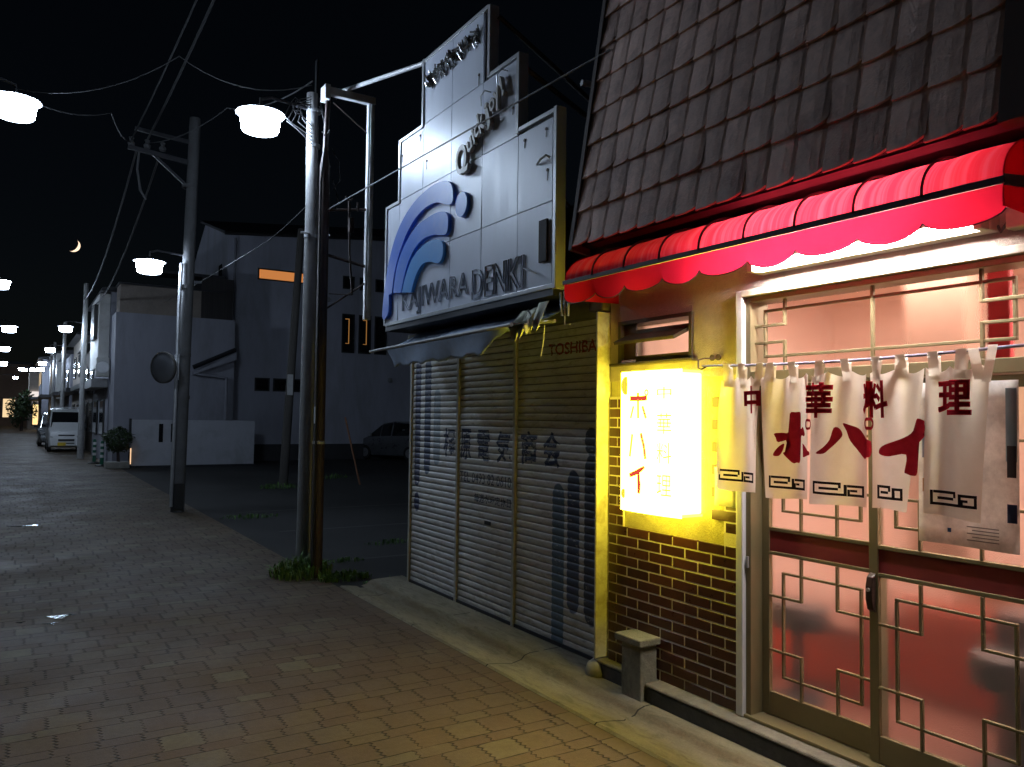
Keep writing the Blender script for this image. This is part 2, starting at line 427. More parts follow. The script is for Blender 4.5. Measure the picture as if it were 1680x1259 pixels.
def lattice(mb, X, ya, yb, z0, z1, th=.012):
    """fret of bars: a rectangle with a hooked square at each corner; ya left, yb right"""
    def bar(y0, y1, za, zb, dx=0): mb.box(X-.009-dx, X+.009-dx, min(y0,y1), max(y0,y1), min(za,zb), max(za,zb))
    w = ya-yb; a1, a2 = ya-.083, yb+.062; c1, c2 = ya-.195, yb+.187
    zt, zb, zt2, zb2 = z1-.087, z0+.09, z1-.212, z0+.215
    h = th/2
    for zz in (zt, zb): bar(a1+h, a2-h, zz-h, zz+h)
    for yy in (a1, a2): bar(yy-h, yy+h, zb+h, zt-h)
    for cy, e in ((c1, ya), (c2, yb)):
        bar(cy-h, cy+h, zt2-h, z1, .003); bar(cy-h, cy+h, z0, zb2+h, .003)
        s = 1 if e > cy else -1
        bar(e, cy+s*h, zt2-h, zt2+h, .003); bar(e, cy+s*h, zb2-h, zb2+h, .003)
def leaf(X, ya, yb, handle_side):
    """sliding door leaf; ya = left edge, yb = right edge"""
    st = .045
    zb, zt = .176, 1.900
    fm = MB()
    fm.box(X-.017, X+.017, ya-st, ya, zb, zt); fm.box(X-.017, X+.017, yb, yb+st, zb, zt)
    fm.box(X-.015, X+.015, yb+st, ya-st, zb, .295); fm.box(X-.015, X+.015, yb+st, ya-st, zt-.05, zt)
    fm.box(X-.016, X+.016, yb+st, ya-st, 1.003, 1.022); fm.box(X-.016, X+.016, yb+st, ya-st, 1.128, 1.147)
    o = fm.build('door_leaf', m_bronze, rest, bevel=.003)
    MB().box(X-.01, X+.008, yb+st, ya-st, 1.022, 1.128).build('kick_band', m_red, o)
    lat = MB(); lattice(lat, X-.006, ya-st, yb+st, .295, 1.003); lattice(lat, X-.006, ya-st, yb+st, 1.147, zt-.05)
    lat.build('lattice', m_bronze, o, bevel=.002)
    MB().grid(1, 1, lambda a, b: (X+.005, ya-st-a*(ya-yb-2*st), .295+b*.708)).build('glass_pane', m_frost, o)
    MB().grid(1, 1, lambda a, b: (X+.005, ya-st-a*(ya-yb-2*st), 1.147+b*(zt-.05-1.147))).build('glass_pane', m_frost, o)
    if handle_side:
        hy = ya-.02 if handle_side > 0 else yb+.02
        pr = [(0,-.09),(.022,-.075),(.034,-.03),(.034,.03),(.024,.07),(0,.09)]
        hm = MB(); hm.prism(pr, lambda a, b: (X-.018-a, hy-.016, .93+b), (0,.032,0))
        hd = hm.build('handle', m_handle, o, bevel=.004)
        MB().lathe([(0,-.004),(.009,-.004),(.009,.004),(.006,.006),(0,.006)], (X-.055, hy, .945), 12, 'x').build('lock', m_galv, hd)
    return o
m_handle = mat('brown plastic pull', (.03,.014,.011), .35, var=.1)
leaf(3.395, 2.857, 2.178, 0)
leaf(3.345, 2.205, 1.475, 1)
leaf(3.395, 1.52, .80, 0)
leaf(3.345, .84, .12, 0)
# catch on the frame
MB().box(3.278, 3.29, 2.868, 2.882, .93, .99).build('door_catch', m_galv, rest, bevel=.002)
# transom
tr = MB()
def tb_(y0, y1, z0, z1, dx=0): tr.box(3.325-dx, 3.343-dx, min(y0,y1), max(y0,y1), min(z0,z1), max(z0,z1))
h = .007
za, zb2 = 2.283, 2.042
y1_, y2_ = 2.795, 1.565
for zz in (za, zb2): tb_(y1_+h, y2_-h, zz-h, zz+h)
for yy in (y1_, y2_): tb_(yy-h, yy+h, zb2+h, za-h)
for cy, e in ((2.669, 2.858), (1.691, 1.50)):
    s_ = 1 if e > cy else -1
    tb_(cy-h, cy+h, 2.205-h, 2.335, .003); tb_(cy-h, cy+h, 1.965, 2.115+h, .003)
    tb_(e, cy+s_*h, 2.205-h, 2.205+h, .003); tb_(e, cy+s_*h, 2.115-h, 2.115+h, .003)
tb_(2.177-h, 2.177+h, 1.965, 2.335, .004); tb_(1.44, 1.50, 1.965, 2.335, 0)
y1_, y2_ = 1.36, .2
for zz in (za, zb2): tb_(y1_, y2_, zz-h, zz+h)
to = tr.build('transom_window', m_bronze, rest, bevel=.002)
MB().grid(1, 1, lambda a, b: (3.35, 2.858-a*2.74, 1.965+b*.37)).build('glass_pane', m_clear, to)
# small louvred window
wd = MB()
wd.box(3.285, 3.44, 3.915, 3.945, 2.06, 2.335); wd.box(3.285, 3.44, 3.285, 3.312, 2.06, 2.335)
wd.box(3.285, 3.44, 3.312, 3.915, 2.31, 2.335); wd.box(3.25, 3.44, 3.25, 3.99, 2.045, 2.062)
m_dbr = mat('dark bronze sash', (.075,.06,.035), .5, .3)
wo = wd.build('window', m_dbr, rest, bevel=.003)
MB().hexa([(3.19,3.87,2.172),(3.31,3.87,2.226),(3.31,3.33,2.226),(3.19,3.33,2.172),(3.184,3.87,2.192),(3.304,3.87,2.246),(3.304,3.33,2.246),(3.184,3.33,2.192)]).box(3.31, 3.33, 3.312, 3.80, 2.062, 2.105).box(3.31,3.33,3.312,3.80,2.245,2.272).build('hopper_sash', m_dbr, wo, bevel=.002)
MB().box(3.312, 3.325, 3.80, 3.915, 2.085, 2.31).build('sash_stile', mat('dark red sash', (.05,.018,.014), .5), wo)
MB().grid(1, 1, lambda a, b: (3.42, 3.915-a*.603, 2.062+b*.248)).build('window_pane', m_frost, wo)
# the lit room behind
m_room = mat('salmon wallpaper', (.88,.66,.58), .8, var=.06)
m_ceil = mat('pinkish ceiling board', (.85,.62,.52), .8, var=.05)
m_counter = mat('orange red counter front', (.62,.075,.035), .45, var=.12)
rm = MB()
rm.box(6.0, 6.1, -.6, 4.03, .15, 2.7); rm.box(3.47, 6.0, 3.93, 4.03, .15, 2.7); rm.box(3.47, 6.0, -.6, -.5, .15, 2.7)
rm.build('room_wall', m_room, rest)
MB().box(3.47, 6.0, -.5, 3.93, 2.62, 2.7).build('room_ceiling', m_ceil, rest)
MB().box(3.47, 6.0, -.5, 3.93, .10, .15).build('room_floor', mat('brown lino', (.14,.05,.035), .4), rest)
MB().box(4.25, 4.75, 1.72, 3.9, .15, .50).build('counter', m_counter, rest, bevel=.02)
MB().box(4.14, 4.20, 2.05, 2.72, .15, .70).build('bench_back', m_counter, rest, bevel=.02)
MB().box(4.18, 4.8, 1.68, 3.9, .502, .54).build('counter_top', mat('dark counter top', (.10,.035,.025), .3), rest, bevel=.008)
MB().box(3.75, 4.2, -.3, 1.93, .15, .84).build('partition', mat('dark partition', (.055,.018,.016), .5), rest, bevel=.02)
MB().box(4.5, 4.7, 2.26, 2.60, .15, 2.62).build('room_column', mat('brown column', (.42,.25,.19), .7), rest, bevel=.01)
MB().box(3.62, 3.66, 1.70, 1.79, 1.9, 2.5).build('curtain_strip', mat('red door curtain', (.55,.02,.03), .7), rest)
ST = mat('black stool seat', (.03,.02,.02), .5)
for x, yy, lab in ((3.86, 2.93, 'dark stool blurred behind the lower left door glass'), (3.70, 1.80, 'dark stool blurred behind the lower right door glass')):
    t_ = thing('stool', lab, 'stool', (x, yy, .15))
    MB().tube([(x,yy,.15),(x,yy,.55)], .03, 8).lathe([(0,.15),(.15,.15),(.15,.17),(.03,.19)], (x,yy,0), 16).build('stem', m_dark, t_, smooth=True)
    MB().lathe([(0,.55),(.17,.55),(.18,.62),(.16,.68),(0,.69)], (x,yy,0), 18).build('seat', ST, t_, smooth=True)
bt = thing('wall_menu_board', 'row of pale menu slips blurred on the far wall inside the restaurant', 'menu', (5.9, 2.2, 1.9))
q_ = MB()
for k in range(14): q_.box(5.985, 5.998, 1.0+k*.20, 1.13+k*.20, 1.55+.04*(k % 3), 2.15)
q_.build('menu_slips', mat('menu paper', (.8,.72,.5), .8), bt)
MB().box(4.3, 4.5, -.2, 3.4, 2.56, 2.60).build('room_lamp', emi('warm room lamp', (1,.82,.70), ROOM), rest)
# eaves soffit and mansard tiles
sof = MB().box(2.995, 3.3, YEND, 3.98, 2.815, 2.83)
sof.build('soffit', mat('dark soffit board', (.010,.008,.008), .8), rest)
MB().box(3.29, 3.32, YEND, 3.98, 2.766, 2.814).build('gap_shade_strip', m_black, rest)  # added black strip, paints the shade in the gap below the eave
def rpt(t, y, off=0.):  # point up the mansard slope, t metres above the eave
    n = Vector((-1, 0, .15)).normalized()
    p = Vector((2.965+.157*t, y, 2.79+t))+n*off
    return p
back = MB()
back.hexa([rpt(.02,YEND,-.05), rpt(.02,3.985,-.05), rpt(.02,3.985,-.12), rpt(.02,YEND,-.12), rpt(3.2,YEND,-.05), rpt(3.2,3.985,-.05), rpt(3.2,3.985,-.12), rpt(3.2,YEND,-.12)])
back.build('mansard_board', m_dark, rest)
tl = MB(); RH = .222; TW = .152
for i in range(14):
    t0 = i*RH
    y = 3.985
    sh = 0
    while y > 1.44:
        w = TW
        j1, j2 = random.uniform(-.0015,.0015), random.uniform(-.002,.002)
        a, b = y+.001, max(y-w-.006, 1.43)
        yl, yr = a, b
        lift = .023+random.uniform(-.004,.004)
        lo = t0+j1; hi = t0+RH+.035
        # flat pan with the right side rolled back and the lower right corner rounded
        cols = [(yl, 0, .001), (yl-(yl-yr)*.5, .0, .004), (yl-(yl-yr)*.80, .010, .002), (yr, .032, -.004)]
        vs = []
        for (yy, dz, dn) in cols:
            for (tt, nn) in ((lo+dz, lift+dn), (lo+dz, lift+dn-.014), (hi, .004+dn), (hi, -.01+dn)):
                vs.append(rpt(tt, yy, nn+j2))
        fs = []
        for k in range(3):
            A, B = k*4, k*4+4
            fs += [(A,B,B+2,A+2), (A+1,A+3,B+3,B+1), (A,A+1,B+1,B)]
        fs += [(0,2,3,1), (12,13,15,14)]
        tl.add(vs, fs)
        y -= w
tl.build('roof_tiles', m_roof, rest)
# tile verge on the left and a brown trim board on the right
MB().hexa([rpt(-.02,3.985,-.12), rpt(-.02,3.985,.03), rpt(-.02,4.02,.03), rpt(-.02,4.02,-.12), rpt(3.2,3.985,-.12), rpt(3.2,3.985,.03), rpt(3.2,4.02,.03), rpt(3.2,4.02,-.12)]).build('verge_board', mat('weathered verge', (.14,.11,.10), .8, dirt=(.05,.04,.035)), rest)
MB().hexa([rpt(-.02,YEND,-.03), rpt(-.02,YEND,.035), rpt(-.02,1.425,.035), rpt(-.02,1.425,-.03), rpt(3.2,YEND,-.03), rpt(3.2,YEND,.035), rpt(3.2,1.425,.035), rpt(3.2,1.425,-.03)]).build('trim_board', mat('brown trim', (.06,.03,.022), .7), rest)
MB().box(3.32, 7, YEND, 3.98, 2.86, 5.6).build('upper_storey', m_dark, rest)
# rainwater bits between the two buildings
mp = MB().tube([(3.12,4.14,3.95),(3.24,4.12,3.95),(3.26,4.11,3.9),(3.27,4.1,3.55)], .022, 8)
mp.build('gutter_pipe', mat('grey pvc', (.22,.22,.23), .5), rest, smooth=True)

# yellow-lit corner post between shop and restaurant
m_post = mat('chipped cream post', (.62,.60,.50), .55, var=.15, sc=8, dirt=(.25,.18,.08), dirt_amt=.85, dsc=7)
cp = thing('corner_post', 'narrow chipped cream post between the shutters and the brick wall', 'post', (3.3, 4.09, 0))
MB().box(3.205, 3.325, 4.054, 4.074, .16, 2.41).build('post', m_post, cp, bevel=.006)
MB().box(3.335, 3.40, 4.08, 4.165, .05, 2.42).build('guide_rail', m_galv, cp, bevel=.004)
MB().lathe([(0,.03),(.07,.03),(.08,.07),(.065,.12),(.03,.145),(0,.148)], (3.25,4.09,0), 14).build('footing', m_concrete, cp, smooth=True)
MB().box(3.24, 3.38, 4.05, 4.20, 2.422, 2.56).build('post_head', mat('mossy timber head', (.13,.11,.06), .9, var=.4, bump=.5), cp, bevel=.01)

# ---------------------------------------------------------------- awning over the restaurant front
def fabric(name, col, tr, stripes=True):
    m = bpy.data.materials.new(name); m.use_nodes = True
    t = NT(m); n = m.node_tree.nodes; n.remove(n['Principled BSDF'])
    P = t.pos(); x, y, z = t.sep(P)
    fade = t.ramp(t.noise(P, 2.5, 5, .7), .3, .7)
    c = t.mix(fade, tuple(k*.8 for k in col), col)
    if stripes:
        s = t.noise(t.comb(0, t.math('MULTIPLY', y, 22), 0), 1.0, 3, .6)
        c = t.mix(t.ramp(s, .45, .62, 0, .5), c, (.36,.20,.22))
    d = t.new('ShaderNodeBsdfDiffuse'); q = t.new('ShaderNodeBsdfTranslucent'); mx = t.new('ShaderNodeMixShader')
    t.l.new(c, d.inputs[0]); t.l.new(t.mix(.6, c, (.95,.012,.05)), q.inputs[0]); mx.inputs[0].default_value = tr
    t.l.new(d.outputs[0], mx.inputs[1]); t.l.new(q.outputs[0], mx.inputs[2])
    t.l.new(mx.outputs[0], n['Material Output'].inputs[0])
    return m
m_awn = fabric('red vinyl canopy', (.45,.04,.055), .30)
m_val = fabric('red vinyl valance', (.55,.02,.05), .34, False)
m_tape = mat('dark seam tape', (.055,.02,.03), .6, var=.2)
aw = thing('awning', 'scalloped red vinyl awning bulging over the restaurant doors', 'awning', (2.9, 2.6, 2.5))
AL, AR = 3.95, 1.375
XB = 2.86; ZB = 2.548
def acurve(t):
    a = R(90)*t
    return (XB+.30*(1-math.cos(a))**1.0, ZB+.20*math.sin(a)**.9)
def abulge(y): return .004*math.sin((y-AR)/(AL-AR)*math.pi*9)**2
def wrk(a, b): return .0022*math.sin(a*61+b*5)+.0016*math.sin(a*113-b*9+1)+.0025*math.sin(a*23+b*13)*b
cm = MB().grid(180, 14, lambda a, b: (acurve(b)[0]-(abulge(AL+(AR-AL)*a)+wrk(a, b))*math.sin(b*3.0), AL+(AR-AL)*a, acurve(b)[1]+(abulge(AL+(AR-AL)*a)-wrk(a, b))*.6-.006*math.sin(math.pi*b)))
MB().hexa([(3.155,AR,2.745),(3.292,AR,2.768),(3.292,AL,2.768),(3.155,AL,2.745),(3.155,AR,2.752),(3.292,AR,2.776),(3.292,AL,2.776),(3.155,AL,2.752)]).build('gap_shade_sheet', m_black, aw)  # black sheet added to keep the gap between canopy and roof in shade
canopy = cm.build('canopy', m_awn, aw, smooth=True)
def vlow(y):  # scallops
    p = ((AL-y)/(AL-AR)*9.0) % 1.0
    return ZB-.022-.075-.045*abs(math.sin(math.pi*p))**.6
VX = lambda y, b: XB-.004+.018*b*math.sin(y*11)+.012*b
vm = MB().grid(180, 6, lambda a, b: (VX(AL+(AR-AL)*a, b), AL+(AR-AL)*a, ZB-.016+(vlow(AL+(AR-AL)*a)-ZB+.016)*b))
va = vm.build('valance', m_val, aw, smooth=True)
hp = [(VX(AL+(AR-AL)*k/180, 1)-.001, AL+(AR-AL)*k/180, vlow(AL+(AR-AL)*k/180)) for k in range(181)]
MB().tube(hp, .0028, 5).build('hem', m_tape, va)
tp = MB(); tp.box(XB-.012, XB-.004, AR-.01, AL+.01, ZB-.015, ZB+.012)
tp.build('seam_tape', m_tape, aw, bevel=.003)
for k in range(1, 9):
    y = AL+(AR-AL)*k/9
    MB().tube([(acurve(t/10)[0]-.012, y, acurve(t/10)[1]+.003) for t in range(0, 10)], .006, 5).build('seam_rib', m_tape, aw)
# end cheeks
for y, nm in ((AL, 0), (AR, 1)):
    pts = [acurve(t/10) for t in range(11)]+[(3.295, ZB+.2), (3.295, 2.455 if nm == 0 else 2.44), (XB, ZB-.105 if nm == 0 else ZB-.09)]
    ck = MB().prism(pts, lambda a, b: (a, y, b), (0, .004, 0)).build('end_cheek', m_val, aw)
    if nm: MB().hexa([(XB,y-.006,ZB-.02),(3.29,y-.006,ZB+.03),(3.29,y-.001,ZB+.03),(XB,y-.001,ZB-.02),(XB,y-.006,ZB+.02),(3.29,y-.006,ZB+.07),(3.29,y-.001,ZB+.07),(XB,y-.001,ZB+.02)]).build('seam_tape', m_tape, aw)
MB().tube([(XB+.012, AR+.01, ZB), (XB+.012, AL-.01, ZB)], .011, 8).tube([(XB+.012,AR+.02,ZB),(3.3,AR+.02,ZB)], .011).tube([(XB+.012,AL-.02,ZB),(3.3,AL-.02,ZB)], .011).build('frame_bar', m_galv, aw, smooth=True)

# fluorescent batten lamp under the awning
fl = thing('fluorescent_lamp', 'bare white fluorescent tube glowing under the red awning', 'lamp', (3.2, 2.15, 2.5))
m_batten = mat('dusty batten enamel', (.55,.50,.42), .5, var=.2)
MB().box(3.225, 3.298, 1.60, 2.78, 2.468, 2.53).build('batten', m_batten, fl, bevel=.006)
MB().tube([(3.19, 1.64, 2.497), (3.19, 2.74, 2.497)], .016, 10).build('tube', emi('fluorescent tube light', (1,.92,.86), TUBE), fl, smooth=True)
MB().box(3.165, 3.225, 2.74, 2.775, 2.468, 2.528).box(3.165, 3.225, 1.605, 1.64, 2.468, 2.528).build('lamp_holder', m_batten, fl, bevel=.004)
# bulkhead box at the awning's right end
jb = thing('junction_box', 'small pale conduit box beside the end of the fluorescent lamp', 'box', (3.2, 1.5, 2.5))
MB().box(3.23, 3.298, 1.46, 1.55, 2.46, 2.53).build('box_body', m_batten, jb, bevel=.008)
MB().tube([(3.25,1.55,2.49),(3.26,1.58,2.46),(3.28,1.60,2.49)], .006, 6).build('lead', m_black, jb)

# ---------------------------------------------------------------- lit sign box
sg = thing('light_box_sign', 'glowing white and yellow upright light box sign on the brick wall', 'sign', (3.2, 3.37, 1.58))
YA, YB, ZA, ZC, XS = 3.715, 3.195, 1.158, 1.99, 3.10
def face_mat():
    m = bpy.data.materials.new('backlit acrylic face'); m.use_nodes = True
    t = NT(m); n = m.node_tree.nodes; n.remove(n['Principled BSDF'])
    e = t.new('ShaderNodeEmission'); e.inputs[0].default_value = (1,.80,.034,1); e.inputs[1].default_value = BOX
    t.l.new(e.outputs[0], n['Material Output'].inputs[0]); return m
m_face = face_mat(); m_capbox = emi('backlit box ends', (1,.80,.05), BOX*.16)
body = MB()
body.box(3.125, 3.285, YB+.006, YA-.006, ZA+.018, ZC-.018)
body.build('case', emi('backlit box sides', (1,.80,.058), BOX*.48), sg, bevel=.01)
MB().box(3.123, 3.287, YB+.004, YA-.004, ZC-.017, ZC-.004).build('end_cap', m_capbox, sg); MB().box(3.123, 3.287, YB+.004, YA-.004, ZA+.004, ZA+.017).build('end_cap', m_capbox, sg)
# gently bowed face
fm = MB().grid(16, 10, lambda a, b: (XS+.024*(2*abs(a-.5))**2.6, YA+(YB-YA)*a, ZA+(ZC-ZA)*b))
fm.build('sign_face', m_face, sg, smooth=True, solid=.003)
XG = lambda y: XS+.024*(2*abs((YA-y)/(YA-YB)-.5))**2.6-.004
def onface(p): return (XG(p[1]), p[1], p[2])
lr = emi('strong red backlit lettering', (1,.10,.06), .8)
lo_ = emi('washed out orange lettering', (1,.34,.09), 1.0)
ly = emi('yellow backlit dots', (1,.80,.06), .95)
def sgn(u_, v_): return (YA-.685*u_, ZA+(ZC-ZA)*(1-v_))
g1 = MB(); fnF = lambda x, y, z: (XG(y), y, z)
def stroke(mb, pts, w):
    """flat brush stroke along (u,v) points on the face"""
    q = [Vector((*sgn(*p), 0)) for p in pts]
    L_, R_ = [], []
    for i, p in enumerate(q):
        d = (q[min(i+1, len(q)-1)]-q[max(i-1, 0)]).normalized(); nrm = Vector((-d.y, d.x, 0))
        ww = w[i] if isinstance(w, (list, tuple)) else w
        L_.append(p+nrm*ww/2); R_.append(p-nrm*ww/2)
    vs = [(XG(p.x), p.x, p.y) for p in L_+R_]; k = len(q)
    mb.add(vs, [(i, i+1, k+i+1, k+i) for i in range(k-1)])
# katakana column, strong strokes
stroke(g1, [(.15,.195),(.27,.197),(.385,.192)], .030); stroke(g1, [(.265,.155),(.268,.20)], .022)
stroke(g1, [(.15,.745),(.23,.725),(.31,.695),(.355,.675)], [.026,.03,.026,.016]); stroke(g1, [(.275,.715),(.285,.80),(.283,.865)], [.024,.03,.026])
g1.build('red_lettering', lr, sg)
g2 = MB()
for a in range(14):
    t0, t1 = 2*math.pi*a/14, 2*math.pi*(a+1)/14
    stroke(g2, [(.375+.02*math.cos(t0), .155+.018*math.sin(t0)), (.375+.02*math.cos(t1), .155+.018*math.sin(t1))], .009)
stroke(g2, [(.267,.20),(.27,.335)], .018); stroke(g2, [(.205,.25),(.165,.335)], .015); stroke(g2, [(.325,.25),(.37,.335)], .018)
stroke(g2, [(.19,.45),(.175,.52),(.155,.61)], .018); stroke(g2, [(.305,.44),(.345,.53),(.365,.62)], .022)
# small column: the dish-type word, thin and washed out
g2.build('orange_lettering', lo_, sg)
c0 = [('中', .12, .20), ('華', .30, .44), ('料', .50, .64), ('理', .72, .86)]
for ch, v0, v1 in c0:
    y0_, z1_ = sgn(.505, v0); y1__, z0_ = sgn(.66, v1)
    g2 = MB(); text_on(g2, ch, y0_, y1__, z0_, z1_, XS, bold=-.008, fn=fnF); g2.build('orange_lettering', lo_, sg)

g3 = MB()
for (uu, vv, rr) in ((.085,.10,.055), (.055,.88,.028)):
    yy, zz = sgn(uu, vv); n_ = 20
    vs = [(XG(yy), yy, zz)]+[(XG(yy)+.0005, yy+rr*.75*math.cos(2*math.pi*k/n_), zz+rr*math.sin(2*math.pi*k/n_)) for k in range(n_)]
    g3.add(vs, [(0, 1+k, 1+(k+1) % n_) for k in range(n_)])
g3.build('yellow_dots', ly, sg)
MB().box(3.285, 3.312, 3.60, 3.64, 1.25, 1.9).build('bracket', m_galv, sg); MB().box(3.285, 3.312, 3.25, 3.29, 1.25, 1.9).build('bracket', m_galv, sg)

# ---------------------------------------------------------------- noren curtain on its rod
rod = thing('curtain_rod', 'thin pale rod carrying the split curtain across the doors', 'rod', (3.1, 2.2, 1.98))
rodz = lambda y: 1.988-.018*math.sin(max(0, min(1, (3.0-y)/1.6))*math.pi)+.004
MB().tube([(3.1, 3.02-k*.12, rodz(3.02-k*.12)) for k in range(21)], .0065, 8).build('rod', mat('blue white rod', (.40,.38,.52), .35), rod, smooth=True)
hook = MB().tube([(3.295,3.105,2.05),(3.2,3.105,2.045),(3.12,3.07,2.03),(3.10,3.05,1.985),(3.09,3.02,1.975),(3.1,2.99,1.99)], .0045, 6)
hook.lathe([(0,-.004),(.018,-.004),(.018,.004),(0,.004)], (3.29,3.13,2.055), 10, 'x').lathe([(0,-.004),(.018,-.004),(.018,.004),(0,.004)], (3.29,3.085,2.055), 10, 'x')
hook.build('wall_hook', m_rust, rod)
def cloth_mat():
    m = bpy.data.materials.new('cream cotton'); m.use_nodes = True
    t = NT(m); n = m.node_tree.nodes; n.remove(n['Principled BSDF']); P = t.pos()
    c = t.mix(t.ramp(t.noise(P, 6, 5, .7), .3, .7), (.84,.77,.68), (.92,.86,.78))
    c = t.mix(t.ramp(t.noise(P, 2.3, 5, .7), .52, .75, 0, .4), c, (.66,.58,.50))
    wv = t.noise(P, 700, 2, .5); c = t.mix(1.0, c, t.mix(wv, (.88,)*3, (1.08,)*3), 'MULTIPLY')
    d = t.new('ShaderNodeBsdfDiffuse'); q = t.new('ShaderNodeBsdfTranslucent'); mx = t.new('ShaderNodeMixShader')
    t.l.new(c, d.inputs[0]); t.l.new(c, q.inputs[0]); mx.inputs[0].default_value = .66
    bn = t.new('ShaderNodeBump'); bn.inputs['Strength'].default_value = .3; bn.inputs['Distance'].default_value = .003
    t.l.new(t.noise(P, 35, 4, .6), bn.inputs['Height']); t.l.new(bn.outputs[0], d.inputs['Normal'])
    t.l.new(d.outputs[0], mx.inputs[1]); t.l.new(q.outputs[0], mx.inputs[2]); t.l.new(mx.outputs[0], n['Material Output'].inputs[0])
    return m
m_cloth = cloth_mat()
def dye(name, col, tr=.4):
    m = bpy.data.materials.new(name); m.use_nodes = True
    t = NT(m); n = m.node_tree.nodes; n.remove(n['Principled BSDF']); P = t.pos()
    c = t.mix(t.ramp(t.noise(P, 14, 5, .7), .3, .7), tuple(k*.75 for k in col), tuple(k*1.15 for k in col))
    d = t.new('ShaderNodeBsdfDiffuse'); q = t.new('ShaderNodeBsdfTranslucent'); mx = t.new('ShaderNodeMixShader')
    t.l.new(c, d.inputs[0]); t.l.new(c, q.inputs[0]); mx.inputs[0].default_value = tr
    t.l.new(d.outputs[0], mx.inputs[1]); t.l.new(q.outputs[0], mx.inputs[2]); t.l.new(mx.outputs[0], n['Material Output'].inputs[0])
    return m
m_ink = dye('dark red dye', (.36,.018,.035))
m_inkk = dye('bright red dye', (.62,.03,.055))
m_inkb = dye('black dye', (.022,.016,.018))
nr = thing('noren_curtain', 'cream split shop curtain with maroon lettering hanging before the doors', 'curtain', (3.1, 2.2, 1.9))
# panels: (yTL, yTR, yBL, yBR, zbot, phase, swing)
PAN = [(2.872,2.612,2.930,2.658,1.350,.3,.018), (2.606,2.333,2.578,2.347,1.340,1.4,.0), (2.330,2.052,2.327,2.054,1.333,2.3,-.012),
       (2.047,1.806,2.037,1.882,1.336,3.6,.006), (1.802,1.552,1.800,1.567,1.336,4.4,-.02)]
def ztop(y):
    p = (y*9.1+.6) % 1.0
    return 1.928-.022*math.sin(math.pi*p)
def fold(y, z, ph=0):
    t = max(0, min(1, (1.93-z)/.6))
    return 3.098+.020*math.sin(y*23+ph+t*1.2)*(.35+.65*(1-t)**.5)+.011*math.sin(y*47+ph*2-t)*(1-t)*.9+.012*t*math.sin(y*9+ph)-.012*t
def pan_of(y, z):
    t = max(0, min(1, (1.92-z)/.58))
    for i, P_ in enumerate(PAN):
        l = P_[0]+(P_[2]-P_[0])*t; rr = P_[1]+(P_[3]-P_[1])*t
        if rr-.004 <= y <= l+.004: return i
    return None
for i, (a0, a1, b0, b1, zb_, ph, sw) in enumerate(PAN):
    def pt(a, b):
        y = (a0+(a1-a0)*a)*(1-b)+(b0+(b1-b0)*a)*b
        zt = ztop(y); zz = zt+(zb_-zt-.006*math.sin(a*3+ph))*b
        return (fold(y, zz, ph)+sw*b, y, zz)
    po = MB().grid(44, 34, pt).build('curtain_panel', m_cloth, nr, smooth=True)
    # hem stitch band with fret mark
    fk = MB()
    yl, yr = b0-.025, b1+.012; zz0 = zb_+.045
    w = (yl-yr)
    def key(y0, y1, z0, z1):
        n_ = max(2, int(abs(y1-y0)/.012))
        fk.grid(n_, 1, lambda a, b: (fold(y0+(y1-y0)*a, z0, ph)+sw*.95-.003, y0+(y1-y0)*a, z0+(z1-z0)*b))
    th = .011; H_ = .058
    if i == 0: yl -= .0
    m_ = yl-w*.56
    key(yl, yl-th, zz0, zz0+H_); key(yl-th, m_, zz0+H_-th, zz0+H_); key(yl-th, m_+.0, zz0, zz0+th)
    key(m_+th, m_, zz0+th+.022, zz0+H_-th); key(yl-w*.14, m_+th, zz0+.023, zz0+.023+th)
    key(m_, m_-w*.06, zz0, zz0+th); key(m_-w*.06+th*.2, m_-w*.06-th, zz0, zz0+H_-.008)
    key(m_-w*.06-th, yr, zz0+H_-.008-th, zz0+H_-.008); key(yr+th, yr, zz0, zz0+H_-.008-th)
    key(m_-w*.16, yr+th, zz0, zz0+th); key(m_-w*.16+th, m_-w*.16, zz0, zz0+.030); key(m_-w*.16, yr+.035, zz0+.020, zz0+.030)
    fk.build('fret_mark', m_inkb, po)
    # hanging tabs
    for fr_ in (.16, .62) if i else (.12, .5, .95):
        y = a0+(a1-a0)*fr_; zt = ztop(y)+.0; rz = rodz(y)
        def tab(a, b):
            yy = y+.021-.042*a; z_ = zt-.03+(rz+.009-zt+.03)*min(b*2, 1) if b <= .5 else rz+.009-(rz+.009-zt+.03)*(b*2-1)
            xx = fold(yy, zt, ph)*(1-b*2)+3.089*(b*2)-.003 if b <= .5 else 3.111*(2-b*2)+(fold(yy, zt, ph)+.004)*(b*2-1)
            return (xx, yy, z_)
        MB().grid(3, 10, tab).build('hanging_tab', m_cloth, po, smooth=True)
    if i == 4:
        y = 1.548; zt = 1.9; MB().grid(2, 6, lambda a, b: (3.088-.004*b, 1.575-.035*a-.03*b, 1.86+.14*b)).build('hanging_tab', m_cloth, po, smooth=True); MB().grid(2, 6, lambda a, b: (3.086-.004*b, 1.60-.04*a+.02*b, 1.87+.12*b)).build('hanging_tab', m_cloth, po, smooth=True)
lt = MB()
def cloth_fn(x, y, z):
    i = pan_of(y, z)
    if i is None: i = min(range(5), key=lambda k: abs((PAN[k][0]+PAN[k][1])/2-y))
    ph, sw = PAN[i][5], PAN[i][6]
    return (fold(y, z, ph)+sw*max(0, (1.93-z)/.6)-.006+(x-3.1)*.06, y, z)
ycuts = [((0, 1.5+k*.011, 0), (0, 1, 0)) for k in range(140)]+[((0, 0, 1.4+k*.03), (0, 0, 1)) for k in range(18)]
